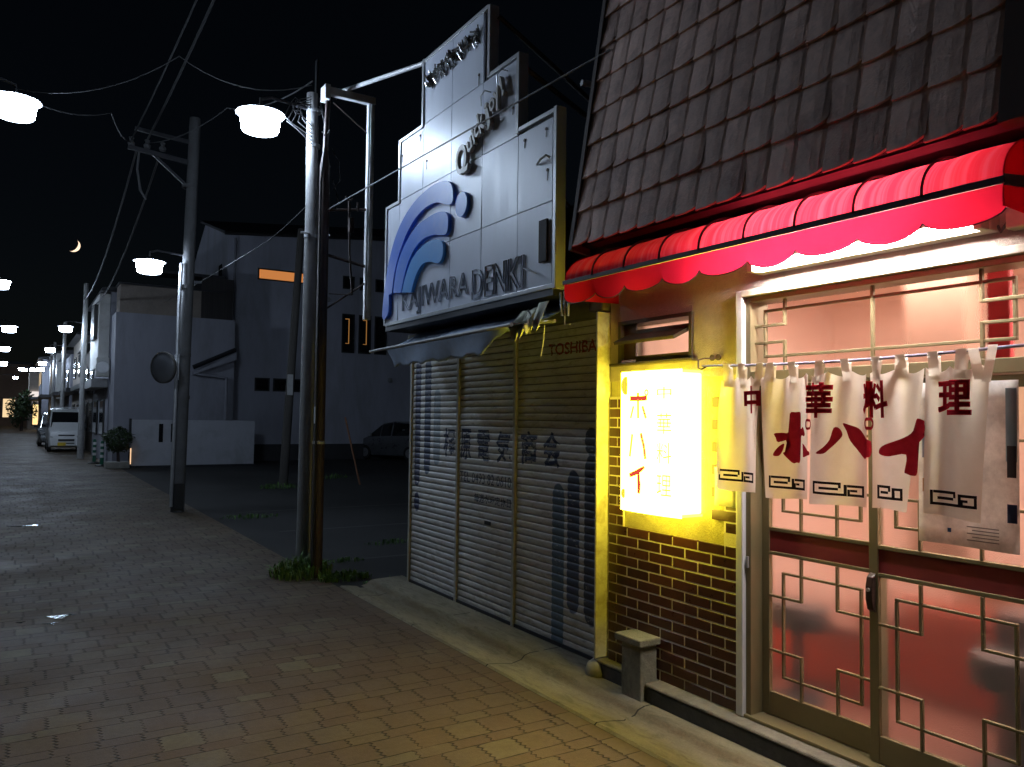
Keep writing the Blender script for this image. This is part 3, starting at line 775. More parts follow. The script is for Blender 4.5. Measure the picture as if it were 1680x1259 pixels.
def poly_on(mb, pts):  # hand-cut brush glyph, (y,z) outline
    bm = bmesh.new(); fc = bm.faces.new([bm.verts.new((3.1, p[0], p[1])) for p in pts])
    bmesh.ops.triangulate(bm, faces=[fc])
    ys = [p[0] for p in pts]; zs = [p[1] for p in pts]
    for co, no in ycuts:
        if (no[1] and min(ys) < co[1] < max(ys)) or (no[2] and min(zs) < co[2] < max(zs)):
            bmesh.ops.bisect_plane(bm, geom=bm.verts[:]+bm.edges[:]+bm.faces[:], plane_co=co, plane_no=no)
    bm.verts.index_update()
    mb.add([cloth_fn(*v.co) for v in bm.verts], [tuple(v.index for v in q.verts) for q in bm.faces]); bm.free()
def kcut(ya, yb, z0, z1): return [c for c in ycuts if (c[1][1] and yb-.02 < c[0][1] < ya+.02) or (c[1][2] and z0 < c[0][2] < z1)]
for ch, ya, yb, z0, z1 in (('中',2.737,2.607,1.74,1.877), ('華',2.348,2.218,1.72,1.881), ('料',2.072,1.942,1.722,1.88), ('理',1.750,1.604,1.735,1.872)):
    lt = MB(); text_on(lt, ch, ya, yb, z0, z1, 3.1, fn=cloth_fn, cut=kcut(ya, yb, z0, z1))
    text_on(lt, ch, ya, yb, z0, z1, 3.1, outline=.034, fn=cloth_fn, cut=kcut(ya, yb, z0, z1)); lt.build('lettering', m_inkk, nr)
lt = MB()
# the three large kana, brush outlines on the cloth in metres (y, z)
poly_on(lt, smoothpoly([(2.454, 1.739), (2.422, 1.746), (2.394, 1.742), (2.392, 1.671), (2.374, 1.678), (2.356, 1.645), (2.366, 1.635), (2.39, 1.629), (2.391, 1.52), (2.411, 1.511), (2.431, 1.507), (2.456, 1.526), (2.482, 1.551), (2.468, 1.561), (2.453, 1.571), (2.454, 1.615), (2.51, 1.603), (2.523, 1.624), (2.531, 1.644), (2.493, 1.649), (2.455, 1.655)], 3))
poly_on(lt, smoothpoly([(2.479, 1.597), (2.506, 1.583), (2.527, 1.558), (2.532, 1.54), (2.516, 1.536), (2.498, 1.542), (2.482, 1.57)], 3))
poly_on(lt, smoothpoly([(2.378, 1.601), (2.351, 1.586), (2.327, 1.556), (2.343, 1.545), (2.372, 1.539), (2.367, 1.568)], 3))
poly_on(lt, smoothpoly([(2.209, 1.676), (2.184, 1.675), (2.168, 1.646), (2.188, 1.617), (2.221, 1.583), (2.247, 1.56), (2.283, 1.561), (2.251, 1.586), (2.224, 1.622)], 3))
poly_on(lt, smoothpoly([(2.169, 1.697), (2.14, 1.691), (2.098, 1.676), (2.067, 1.649), (2.043, 1.621), (2.04, 1.572), (2.054, 1.548), (2.064, 1.547), (2.092, 1.57), (2.134, 1.619), (2.151, 1.663)], 3))
poly_on(lt, smoothpoly([(1.834, 1.721), (1.804, 1.708), (1.797, 1.681), (1.804, 1.655), (1.836, 1.611), (1.832, 1.594), (1.835, 1.501), (1.851, 1.487), (1.879, 1.495), (1.884, 1.505), (1.878, 1.572), (1.943, 1.562), (1.987, 1.567), (1.998, 1.58), (1.979, 1.602), (1.906, 1.632), (1.859, 1.66), (1.842, 1.694)], 3))
def ring(cx, cz, r0, r1, n=18):
    vs, fs = [], []
    for k in range(n):
        a = 2*math.pi*k/n
        vs += [cloth_fn(3.1, cx+r0*.62*math.cos(a), cz+r0*math.sin(a)), cloth_fn(3.1, cx+r1*.62*math.cos(a), cz+r1*math.sin(a))]
    for k in range(n): fs.append((2*k, 2*k+1, (2*k+3) % (2*n), (2*k+2) % (2*n)))
    lt.add(vs, fs)
ring(2.336, 1.690, .014, .026); ring(2.046, 1.697, .014, .027)
lt.build('lettering', m_ink, nr)

# ---------------------------------------------------------------- papers on the doors
m_paper = dye('laminated poster paper', (.86,.86,.85), .7)
po = thing('poster', 'curling laminated poster pinned on the door behind the curtain', 'poster', (3.2, 1.7, 1.5))
MB().grid(14, 10, lambda a, b: (3.19+.012*math.sin(a*5)+.01*b, 1.885-a*.395, 1.215+b*.655)).build('sheet', m_paper, po, smooth=True, solid=.001)
def patch(y0, y1, z0, z1, m, nm, dx=.004):
    return MB().grid(6, 2, lambda a, b: (3.19+.012*math.sin((1.885-(y0+(y1-y0)*a))/.395*5)+.01*((z0+(z1-z0)*b)-1.215)/.655-dx, y0+(y1-y0)*a, z0+(z1-z0)*b)).build(nm, m, po)
patch(1.87, 1.79, 1.56, 1.66, mat('sky blue print', (.35,.45,.55), .4), 'printed_picture')
patch(1.868, 1.80, 1.42, 1.475, mat('orange print', (.60,.30,.08), .4), 'printed_picture')
ph = patch(1.862, 1.80, 1.385, 1.435, mat('portrait print', (.55,.33,.27), .4), 'printed_portrait', .006)
patch(1.845, 1.82, 1.405, 1.43, mat('dark hair print', (.05,.035,.03), .4), 'printed_hair', .008)
patch(1.77, 1.755, 1.265, 1.282, mat('blue print', (.04,.12,.35), .4), 'printed_logo', .005)
patch(1.535, 1.495, 1.56, 1.84, mat('pale blue print', (.35,.48,.58), .4), 'printed_picture', .005)
patch(1.53, 1.497, 1.50, 1.62, mat('dark photo print', (.06,.05,.06), .4), 'printed_picture', .007)
patch(1.53, 1.495, 1.33, 1.40, mat('navy print', (.03,.05,.16), .4), 'printed_picture', .007)
tx = MB()
for k in range(5): tx.box(3.172, 3.173, 1.56, 1.68-.02*(k % 2), 1.245+k*.013, 1.249+k*.013)
tx.build('printed_lines', mat('grey print', (.25,.25,.27), .5), po)
st_ = thing('door_sticker', 'small red lettered sticker seen between the first two curtain panels', 'sticker', (3.37, 2.7, 1.66))
sk = MB(); text_on(sk, '営', 2.80, 2.745, 1.655, 1.70, 3.374, bold=.02); text_on(sk, '業', 2.80, 2.745, 1.60, 1.645, 3.374, bold=.02)
sk.build('red_lettering', mat('red sticker ink', (.6,.03,.02), .5), st_)
pn = thing('paper_notice', 'plain paper notice taped to the brick wall under the curtain edge', 'notice', (3.29, 3.02, 1.3))
MB().grid(5, 5, lambda a, b: (3.285+.006*math.sin(a*4+b*3), 3.11-a*.165, 1.235+b*.21)).build('sheet', mat('notice paper', (.62,.60,.50), .7, var=.2, sc=12), pn, smooth=True, solid=.001)

# concrete stub post before the brick wall
m_stub = mat('mossy old concrete', (.24,.235,.19), .9, var=.35, sc=6, dirt=(.075,.075,.05), dirt_amt=.85, dsc=3.5, bump=.8, bsc=60)
bl = thing('concrete_stub_post', 'short mossy concrete post with a flat cap standing against the brick wall', 'post', (3.13, 3.5, 0))
MB().hexa([(3.155,3.56,.04),(3.285,3.56,.04),(3.285,3.74,.04),(3.155,3.74,.04),(3.155,3.565,.365),(3.285,3.565,.365),(3.285,3.735,.365),(3.155,3.735,.365)]).build('shaft', m_stub, bl, bevel=.008)
MB().box(3.125, 3.29, 3.535, 3.77, .366, .41).build('cap', m_stub, bl, bevel=.008)

# ================================================================= SHOP WITH SHUTTERS
XH = 3.40
shop = thing('shuttered_shop', 'closed electrical shop with three dirty painted roller shutters', 'shop', (3.5, 5.7, 0))
PITCH = .0562
def slat(z):
    p = (z/PITCH) % 1.0
    return -.006*math.sin(math.pi*min(1, max(0, (p-.06)/.94)))**.55 if p > .06 else .004
def shutter_mat():
    m = bpy.data.materials.new('painted shutter slats'); m.use_nodes = True
    t = NT(m); b = m.node_tree.nodes['Principled BSDF']; P = t.pos(); x, y, z = t.sep(P)
    sv = t.scalevec(P, (1, 1, 6))
    c = t.mix(t.ramp(t.noise(sv, 1.6, 6, .7), .3, .7), (.52,.505,.48), (.70,.685,.65))
    c = t.mix(t.ramp(t.noise(t.scalevec(P, (1, 2, 9)), 3, 6, .75, .5), .5, .66, 0, .6), c, (.26,.21,.16))
    low = t.ramp(z, .1, .9, .5, 0)
    c = t.mix(t.math('MULTIPLY', low, t.ramp(t.noise(sv, 5, 5, .7), .4, .6)), c, (.25,.20,.15))
    wear = t.ramp(t.noise(t.scalevec(P, (1, 3, 8)), 4, 6, .75), .60, .68, 1, 0)
    def capsule(c, yc, w, z0, z1, col, amt=.9):
        zz = t.math('MAXIMUM', t.math('MINIMUM', z, z1-w), z0+w)
        dy = t.math('SUBTRACT', y, yc); dz = t.math('SUBTRACT', z, zz)
        d = t.math('SQRT', t.math('ADD', t.math('MULTIPLY', dy, dy), t.math('MULTIPLY', t.math('MULTIPLY', dz, dz), .55)))
        k = t.ramp(d, w-.004, w+.004, amt, 0)
        return t.mix(t.math('MULTIPLY', k, wear), c, col)
    navy, deep, teal = (.014,.022,.085), (.018,.038,.10), (.045,.11,.18)
    c = capsule(c, 7.17, .062, 1.04, 2.25, navy); c = capsule(c, 7.165, .06, .79, .935, navy, .95)
    c = capsule(c, 6.95, .068, 1.17, 2.25, deep); c = capsule(c, 6.745, .07, 1.27, 1.95, teal, .55)
    c = capsule(c, 4.745, .075, -.3, 1.20, teal, .85); c = capsule(c, 4.56, .072, .34, 1.31, deep)
    c = capsule(c, 4.345, .085, .30, 1.425, (.012,.022,.055)); c = capsule(c, 4.36, .07, 1.47, 1.62, (.012,.02,.05))
    g = t.math('FRACT', t.math('DIVIDE', z, PITCH))
    gl = t.math('ADD', t.ramp(g, .0, .12, 1, 0), t.ramp(g, .93, 1., 0, 1), clamp=True)
    c = t.mix(t.math('MULTIPLY', gl, .92), c, (.03,.027,.024))
    t.l.new(c, b.inputs['Base Color']); b.inputs['Roughness'].default_value = .5; b.inputs['Specular IOR Level'].default_value = .3
    return m
m_shut = shutter_mat()
bays = [(7.285, 6.335), (6.285, 5.37), (5.32, 4.20)]
Z0, Z1 = .075, 2.40
for ya, yb in bays:
    n_ = int((Z1-Z0)/PITCH*6)
    sm = MB().grid(4, n_, lambda a, b: (XH+slat(Z0+(Z1-Z0)*b), ya+(yb-ya)*a, Z0+(Z1-Z0)*b))
    o = sm.build('roller_shutter', m_shut, shop, smooth=True)
    MB().box(XH-.018, XH+.012, yb, ya, .045, .078).build('bottom_rail', m_dark, o, bevel=.003)
    if ya == 6.285:
        MB().box(XH-.02, XH-.012, 5.70, 5.80, .80, .835).build('letter_slot', m_dark, o, bevel=.003)
m_cream = mat('grimy cream post', (.46,.44,.40), .55, var=.2, sc=6, dirt=(.2,.16,.11), dirt_amt=.6, dsc=5)
for y, w in ((7.31, .025), (6.31, .025), (5.345, .025)):
    MB().box(XH-.022, XH+.03, y-w*.8, y+w*.8, .05, 2.41).build('shutter_post', m_cream, shop, bevel=.004)
cut = [((0, 0, k*PITCH+PITCH*q), (0, 0, 1)) for k in range(45) for q in (.06, .2, .5, .8)]
def shfn(x, y, z): return (XH+slat(z)-.0025, y, z)
def worn(name, col):
    m = mat(name, col, .6, var=.3, sc=8); t = NT(m); b = m.node_tree.nodes['Principled BSDF']
    t.l.new(t.ramp(t.noise(t.scalevec(t.obj(), (1, 3, 8)), 5, 6, .75), .52, .66, .92, .1), b.inputs['Alpha']); return m
m_sink = worn('worn navy sign paint', (.025,.035,.085)); m_sred = worn('worn red sign paint', (.30,.03,.02))
def shtext(body, ya, yb, z0, z1, m, bold=.015):
    mb = MB(); text_on(mb, body, ya, yb, z0, z1, XH, bold=bold, fn=shfn, cut=[c for c in cut if z0-.01 < c[0][2] < z1+.01])
    return mb.build('painted_lettering', m, shop)
for ch, ya, yb, z0, z1 in (('梶',6.60,6.37,1.335,1.605), ('原',6.265,6.07,1.33,1.605), ('電',5.96,5.74,1.335,1.60), ('気',5.64,5.41,1.33,1.60), ('商',5.26,5.03,1.34,1.605), ('会',4.95,4.72,1.335,1.605)):
    shtext(ch, ya, yb, z0, z1, m_sink, .022)
shtext('TEL 0493 82 0610', 6.265, 5.40, 1.135, 1.225, m_sink, .0)
shtext('毎週水曜定休日', 6.0, 5.40, .975, 1.05, m_sink, .01)
shtext('TOSHIBA', 4.89, 4.30, 2.175, 2.265, m_sred, .02)
# header beam, wall and roof of the shop
m_head = mat('greenish header board', (.20,.20,.13), .8, var=.3, sc=6, dirt=(.06,.05,.04))
MB().box(XH-.06, XH+.1, 4.20, 7.33, 2.402, 2.53).build('header', m_head, shop, bevel=.006)
MB().box(XH+.04, 8.2, 4.16, 4.24, 0, 3.2).box(XH+.04, 8.2, 7.26, 7.34, 0, 3.2).box(8.1, 8.2, 4.25, 7.25, 0, 3.2).box(XH+.06, XH+.2, 4.24, 7.26, 2.54, 3.2).build('wall', mat('weathered boarding', (.13,.11,.07), .85, var=.4, sc=5, stretch=(6,6,.6)), shop)
MB().box(XH+.02, 8.3, 4.14, 7.38, 3.2, 3.28).build('roof', m_dark, shop)
# tall timber boards between the sign and the restaurant
bd = MB()
for k in range(3): bd.box(3.42, 3.45, 4.05+k*.06, 4.105+k*.06, 2.56, 3.55)
bd.build('side_boarding', mat('olive boarding', (.16,.14,.075), .85, var=.3, stretch=(1,8,.6)), shop)
# ---- torn tarpaulin blind
m_tarp = mat('faded grey blue tarpaulin', (.36,.46,.62), .7, var=.25, sc=3, dirt=(.28,.28,.28), dirt_amt=.5, bump=.3, bsc=12)
ta = thing('torn_blind', 'torn grey blue tarpaulin blind sagging over the shutters', 'awning', (2.95, 5.8, 2.35))
def btop(y): return 2.53
xb_ = 2.84
def barz(y): return 2.322+.02*(6.95-y)/2.7
tm = MB().grid(40, 10, lambda a, b: (3.36+(xb_-3.36)*b, 7.06-2.55*a-.06*b, 2.545+(barz(7.06-2.55*a)-2.545)*b-.035*math.sin(b*math.pi)*(1+.4*math.sin(a*9))))
tm.build('sheet', m_tarp, ta, smooth=True, solid=.002)
def flapw(a):
    rag = .012*math.sin(a*40)+.006*math.sin(a*95)
    if a < .06: return .03+2.0*a
    if a > .82: return max(.015, .165-(a-.82)*.95)+rag
    return .165+rag
fl_ = MB().grid(50, 8, lambda a, b: (xb_-.012+.02*b+.012*math.sin(a*14)*b, 6.66-2.08*a, barz(6.66-2.08*a)-.008-flapw(a)*b))
fl_.build('hanging_flap', m_tarp, ta, smooth=True, solid=.002)
MB().tube([(xb_-.01, 7.06, barz(7.06)), (xb_-.01, 4.52, barz(4.52))], .014, 8).build('front_bar', mat('grey bar', (.42,.43,.43), .5), ta, smooth=True)
tt = MB()
tt.grid(8, 8, lambda a, b: (2.86+.2*b+.02*math.sin(a*6), 4.62-.25*a+.12*b, 2.325+.15*b-.10*abs(math.sin(a*7))*(1-b)))
tt.grid(5, 6, lambda a, b: (2.9+.12*b, 4.42-.12*a+.05*b, 2.34+.16*b-.07*abs(math.sin(a*5+1))*(1-b)))
tt.build('torn_end', mat('yellow lit frayed tarpaulin', (.62,.62,.48), .8, var=.25), ta, smooth=True, solid=.002)  # torn tarpaulin in a paler yellow, the sign's light put into its colour
MB().tube([(2.98,4.55,2.46),(3.0,4.48,2.34),(2.99,4.42,2.33)], .006).tube([(3.1,4.33,2.56),(3.09,4.30,2.40),(3.085,4.22,2.39),(3.08,4.2,2.56)], .007).tube([(3.09,4.27,2.56),(3.08,4.25,2.33),(3.08,4.19,2.33)], .006).tube([(3.0,4.46,2.36),(3.02,4.28,2.355)], .012).build('blind_bracket', m_galv, ta, smooth=True)
MB().tube([(3.02,4.40,2.34),(3.02,4.41,2.24),(3.025,4.45,2.13)], .003, 5).build('pull_cord', m_white, ta)

# ---- stepped sign board
m_panel = mat('white enamel sign panel', (.78,.82,.93), .38, var=.03, sc=2, dirt=(.62,.62,.62), dirt_amt=.15, stretch=(1,3,.4), spec=.45)
sb_ = thing('stepped_signboard', 'tall stepped white panel signboard with blue wave above the shutters', 'sign', (3.1, 5.9, 2.6))
XP = 3.10
steps = [(7.35,2.63),(7.35,3.805),(7.05,3.805),(7.05,4.405),(6.545,4.405),(6.545,5.02),(5.335,5.0),(5.335,4.435),(4.895,4.435),(4.895,3.845),(4.40,3.86),(4.40,2.612)]
MB().prism(steps, lambda a, b: (XP+.02, a, b), (.05, 0, 0)).build('backing', mat('sign backing', (.10,.10,.11), .6), sb_)
ys = [7.35,7.05,6.53,5.97,5.43,4.89,4.44]
zs = [2.63,3.22,3.815,4.41,5.0]
def top_of(ya, yb): 
    yc = (ya+yb)/2
    return 3.805 if yc > 7.05 else 4.405 if yc > 6.545 else 5.0 if yc > 5.335 else 4.435 if yc > 4.895 else 3.845
pm = MB()
for i in range(6):
    a, b = ys[i], ys[i+1]
    t_ = top_of(a, b)
    for j in range(4):
        z0, z1 = zs[j], min(zs[j+1], t_)
        if z1-z0 < .1: continue
        tilt = random.uniform(-.002, .002); tl2 = random.uniform(-.002,.002)
        pm.hexa([(XP+tilt,b+.004,z0+.004),(XP+.018,b+.004,z0+.004),(XP+.018,a-.004,z0+.004),(XP+tl2,a-.004,z0+.004),
                 (XP-tilt,b+.004,z1-.004),(XP+.018,b+.004,z1-.004),(XP+.018,a-.004,z1-.004),(XP-tl2,a-.004,z1-.004)])
pm.build('panels', m_panel, sb_)
tr_ = MB()
for i in range(len(steps)):
    (a0, z0), (a1, z1) = steps[i], steps[(i+1) % len(steps)]
    y0, y1, w0, w1 = min(a0,a1), max(a0,a1), min(z0,z1), max(z0,z1)
    if y1-y0 < .01:
        s_ = .018
        tr_.box(XP-.012, XP+.075, y0-s_, y0+s_, w0-.015, w1+.015)
    else: tr_.box(XP-.010, XP+.073, y0+.018, y1-.018, (w0+w1)/2-.016, (w0+w1)/2+.016)
tr_.build('edge_trim', mat('white edge angle', (.58,.59,.60), .35, .2, var=.12), sb_, bevel=.003)
rv = MB()
for (y, z) in [(6.45,4.05),(5.5,4.5),(4.97,4.05),(6.98,3.0),(4.5,3.45),(4.52,3.75),(7.0,4.25),(5.55,4.9),(4.8,3.75),(6.6,4.33)]:
    rv.lathe([(0,-.004),(.012,-.004),(.012,.002)], (XP-.002, y, z), 8, 'x')
    rv.box(XP-.0035, XP-.002, y-.004, y+.004, z-.05-.04*random.random(), z)
rv.build('rust_bolts', m_rust, sb_)
# wave emblem: three curled bars and a dot
def grad(name, lo, hi):
    m = bpy.data.materials.new(name); m.use_nodes = True
    t = NT(m); b = m.node_tree.nodes['Principled BSDF']; x, y, z = t.sep(t.pos())
    c = t.mix(t.ramp(z, 2.7, 3.75), lo, hi); c = t.mix(t.ramp(t.noise(t.pos(), 5, 5, .7), .45, .7, 0, .15), c, (.35,.45,.65))
    t.l.new(c, b.inputs['Base Color']); b.inputs['Roughness'].default_value = .4; return m
to_sign = lambda a, b: (XP-.035, a, b)
arcs = [([(7.345,2.70),(7.28,3.05),(7.15,3.33),(6.95,3.55),(6.65,3.70),(6.30,3.765),(6.05,3.755),(5.91,3.70),(5.862,3.60),(5.88,3.53),(5.97,3.53),(6.19,3.598),(6.45,3.59),(6.70,3.50),(6.90,3.34),(7.05,3.13),(7.12,2.91),(7.19,2.905),(7.20,2.72)], (16,17), grad('blue wave paint', (.035,.13,.62), (.11,.24,.78))),
        ([(7.085,2.91),(7.02,3.13),(6.87,3.31),(6.60,3.455),(6.30,3.50),(6.08,3.495),(5.96,3.44),(5.945,3.34),(5.98,3.28),(6.07,3.285),(6.25,3.32),(6.48,3.31),(6.68,3.22),(6.82,3.06),(6.90,2.89)], (14,0), grad('mid blue wave paint', (.03,.17,.68), (.07,.24,.82))),
        ([(6.875,2.885),(6.80,3.03),(6.65,3.18),(6.42,3.26),(6.20,3.27),(6.06,3.225),(6.03,3.14),(6.06,3.07),(6.14,3.05),(6.30,3.09),(6.45,3.085),(6.58,3.00),(6.67,2.865)], (12,0), grad('pale blue wave paint', (.07,.32,.78), (.12,.42,.85)))]
for pts, shp, m in arcs:
    MB().prism(smoothpoly(pts, 6, shp), to_sign, (.035, 0, 0)).build('wave_bar', m, sb_)
MB().prism([(5.715+.10*math.cos(2*math.pi*k/28), 3.475+.105*math.sin(2*math.pi*k/28)) for k in range(28)], to_sign, (.035,0,0)).build('wave_dot', arcs[1][2], sb_)
# lettering left by removed channel letters
m_resid = mat('grey letter outline', (.48,.50,.55), .6, var=.35, sc=14)
kd = MB()
text_on(kd, 'KAJIWARA', 6.925, 5.62, 2.655, 2.905, XP-.006, outline=.0055)
text_on(kd, 'DENKI', 5.555, 4.785, 2.658, 2.90, XP-.006, bold=.012, outline=.0055)
for k in range(5): kd.tube([(XP-.01, 4.80-.02*k, 2.80-.004*k),(XP-.03, 4.70-.03*k, 2.765-.01*k)], .004, 4)
kd.build('letter_residue', m_resid, sb_)
m_script = mat('grey brown script letters', (.46,.42,.38), .5, var=.3, sc=10)
qk = MB()
def letter(ch, cy, cz, w, h, ang, sh=.25):
    vs, fs = glyphs(ch, .02, 0, 0, .03)
    ca, sa = math.cos(R(ang)), math.sin(R(ang))
    pts = []
    for a, b, c in vs:
        uu, vv = (a-.5)*w+sh*(b-.5)*h, (b-.5)*h
        pts.append((XP-.03-.6*c, cy-(uu*ca-vv*sa), cz+uu*sa+vv*ca))
    qk.add(pts, fs)
for ch, cy, cz, w, h in (('Q',5.70,3.83,.20,.27),('u',5.565,3.93,.09,.10),('i',5.505,3.985,.03,.14),('c',5.455,4.01,.075,.10),('k',5.385,4.075,.09,.18),('j',5.29,4.075,.08,.22),('o',5.215,4.15,.085,.10),('y',5.135,4.17,.09,.16),('!',5.075,4.25,.035,.17)):
    letter(ch, cy, cz, w, h, 34)
qk.build('script_lettering', m_script, sb_)
ck = MB()
for y, z in ((5.12,4.34),(5.37,4.26)): ck.tube([(XP-.01,y+.07,z-.04),(XP-.04,y+.03,z+.02),(XP-.04,y-.03,z+.045),(XP-.01,y-.08,z+.02)], .006, 5)
ck.tube([(XP-.01,4.62,3.52),(XP-.03,4.55,3.535),(XP-.03,4.48,3.545),(XP-.01,4.46,3.53)], .009, 5)
ck.build('letter_clips', m_galv, sb_)
rs = MB(); x_ = 0
for k in range(10):
    yc = 6.42-k*.098; zc = 4.79+.006*k
    for q in range(12):
        y = yc+random.uniform(-.045,.045); z = zc+random.uniform(-.075,.06); L_ = random.uniform(.02,.09); a = random.choice([0,0,1.2,1.57,-1.2,.5])
        rs.tube([(XP-.008, y-math.sin(a)*L_/2, z-math.cos(a)*L_/2), (XP-.012-random.random()*.02, y+math.sin(a)*L_/2, z+math.cos(a)*L_/2)], random.uniform(.004,.011), 4)
rs.build('letter_stubs', mat('crusty silver letter stubs', (.35,.34,.33), .25, .7, var=.5, sc=20, dirt=(.12,.10,.09), dsc=12), sb_)
MB().box(XP-.022, XP-.004, 4.475, 4.575, 2.80, 3.10).build('rusty_plate', mat('rusted dark plate', (.028,.018,.016), .8, bump=.5), sb_, bevel=.004)
bm_ = MB()
bm_.tube([(3.16,5.30,4.92),(5.2,4.6,3.25)], .02, 6).tube([(3.16,4.90,4.35),(5.0,4.5,3.25)], .02, 6).tube([(3.16,7.0,4.3),(5.0,6.9,3.25)], .02, 6).tube([(3.16,6.2,4.9),(5.2,6.2,3.25)], .02, 6)
bm_.build('rear_brace', m_rust, sb_)
MB().box(XP+.0, 3.42, 4.42, 7.34, 2.555, 2.605).build('sign_soffit', m_dark, sb_)

# ================================================================= POLES, FRAME, WIRES
p1 = thing('utility_pole', 'pale round concrete utility pole nearest the road beside the car park', 'pole', (2.735, 8.65, 0))
MB().tube([(2.735,8.65,-.2),(2.735,8.65,2.2),(2.733,8.65,4.1),(2.71,8.65,5.35)], [.083,.077,.07,.062], 20).build('shaft', m_polecon, p1, smooth=True)
cl = MB()
for z in (3.72, 4.75, 5.15): cl.lathe([(.0705,-.018),(.078,-.018),(.078,.018),(.0705,.018)], (2.733,8.65,z), 18)
cl.tube([(2.60,8.60,3.74),(2.70,8.58,3.74)], .012).tube([(2.80,8.62,3.74),(2.9,8.5,3.73)], .012)
cl.build('pole_clamp', m_galv, p1, smooth=True)
wr = MB()
for k in range(6):
    a = k*.9
    wr.tube([(2.70,8.60,5.30-.03*k)]+[(2.55-.06*math.sin(t*.8+a)-.02*k, 8.60, 5.25-.05*t+.05*math.cos(t*1.3+a)) for t in range(1, 6)]+[(2.69,8.58,4.95-.04*k)], .006, 5)
wr.tube([(2.78,8.60,5.3),(2.83,8.56,5.0),(2.81,8.52,4.6),(2.80,8.5,3.6),(2.80,8.52,2.0),(2.80,8.52,.1)], .011, 6)
wr.tube([(2.77,8.58,5.2),(2.84,8.5,4.95),(2.80,8.4,4.5),(2.76,8.30,4.2)], .007, 5)
wr.build('cable_loops', m_greycable, p1, smooth=True)
tp_ = MB().box(2.745, 2.77, 8.62, 8.68, 5.33, 5.75); tp_.build('pole_top', m_dark, p1)
p2 = thing('steel_pole', 'rusty brown steel pole carrying an empty sign frame', 'pole', (2.735, 8.2, 0))
MB().tube([(2.735,8.2,-.2),(2.730,8.2,2.5),(2.725,8.2,4.4),(2.727,8.2,4.55),(2.745,8.2,5.2)], [.060,.057,.054,.028,.026], 16).build('shaft', m_rust, p2, smooth=True)
MB().box(2.668, 2.674, 8.15, 8.20, 1.62, 1.80).build('tag_plate', m_white, p2)
MB().lathe([(.058,-.015),(.068,-.015),(.068,.015),(.058,.015)], (2.729,8.2,1.42), 16).tube([(2.66,8.14,1.41),(2.70,8.12,1.43),(2.76,8.13,1.42)], .010).build('band', m_galv, p2, smooth=True)
w2 = MB().tube([(2.70,8.13,4.6),(2.66,8.12,4.2),(2.665,8.12,3.0),(2.67,8.12,1.5),(2.675,8.13,.05)], .012, 6)
w2.tube([(2.78,8.16,4.6),(2.86,8.14,4.45),(2.88,8.14,4.25),(2.80,8.15,4.15)], .006, 5).tube([(2.8,8.16,4.25),(2.87,8.14,4.0),(2.83,8.14,3.93),(2.79,8.16,4.0)], .008, 5)
w2.tube([(2.66,8.13,4.75),(2.70,8.13,4.7),(2.74,8.13,4.78),(2.72,8.13,4.6)], .008, 5)
w2.build('cable_run', m_greycable, p2, smooth=True)
m_fr = mat('white sign frame steel', (.60,.61,.62), .4, .1, var=.15, dirt=(.3,.25,.2), dirt_amt=.5, dsc=4)
frm = thing('sign_frame', 'empty white square tube sign frame bracketed off the rusty steel pole', 'frame', (3.0, 8.2, 4))
fm_ = MB()
fm_.box(2.70, 3.28, 8.165, 8.235, 5.19, 5.275); fm_.box(3.20, 3.275, 8.17, 8.23, 2.77, 5.19); fm_.box(2.685, 2.745, 8.12, 8.28, 5.12, 5.28)
fm_.build('tube_frame', m_fr, frm, bevel=.006)
MB().box(3.222, 3.252, 8.155, 8.169, 2.80, 5.18).build('lamp_slot', mat('frosted cover strip', (.75,.76,.78), .3), frm)
br = MB()
br.tube([(2.78,8.2,3.93),(3.21,8.2,4.0)], .016, 6).tube([(2.77,8.2,3.44),(3.22,8.2,3.36)], .018, 6).tube([(2.78,8.2,2.86),(3.23,8.2,3.19)], .011, 6).tube([(2.80,8.2,5.12),(3.20,8.2,4.86)], .006, 5)
br.tube([(3.0,8.19,4.09),(3.02,8.19,3.5),(3.06,8.19,3.03)], .012, 6).tube([(2.8,8.2,3.02),(3.06,8.19,3.03)], .005, 4)
br.tube([(2.99,8.14,4.02),(2.99,8.14,3.92)], .014, 6).tube([(3.09,8.15,4.05),(3.09,8.15,3.95)], .012, 6).box(3.0,3.05,8.15,8.2,3.72,3.88)
br.tube([(2.95,8.16,4.10),(2.99,8.16,4.06),(3.03,8.16,4.08)], .014, 6)
br.build('brace', m_rust, frm)
ps = MB().tube([(2.95,8.34,5.33),(3.12,6.54,5.01)], .022, 8); tag(ps.build('stay_pipe', mat('white stay pipe', (.5,.5,.52), .4), None, smooth=True), 'long white stay pipe running from the sign frame to the signboard top', 'pipe')

def pole_thing(name, label, x, y, h, r0, r1, m, lean=(0,0), group=None):
    t_ = thing(name, label, 'pole', (x, y, 0), group)
    MB().tube([(x,y,-.2),(x+lean[0]*.5,y,h*.5),(x+lean[0],y,h)], [r0,(r0+r1)/2,r1], 16).build('shaft', m, t_, smooth=True)
    return t_
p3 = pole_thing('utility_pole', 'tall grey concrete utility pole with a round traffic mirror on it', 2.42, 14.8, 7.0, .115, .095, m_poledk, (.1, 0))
ar = MB().bar((1.45,14.8,6.28),(2.5,14.8,6.18),.07).bar((1.55,14.8,6.62),(2.5,14.8,6.55),.06).bar((1.85,14.8,6.22),(2.46,14.8,5.72),.045)
ar.build('crossarm', m_dark, p3)
ins = MB()
for x in (1.5, 1.75, 2.0): ins.lathe([(0,0),(.05,0),(.06,.05),(.03,.09),(.045,.14),(0,.16)], (x,14.8,6.31), 10)
ins.tube([(1.62,14.75,6.2),(1.60,14.75,5.9),(1.66,14.75,5.55),(1.75,14.75,5.4)], .02, 6)
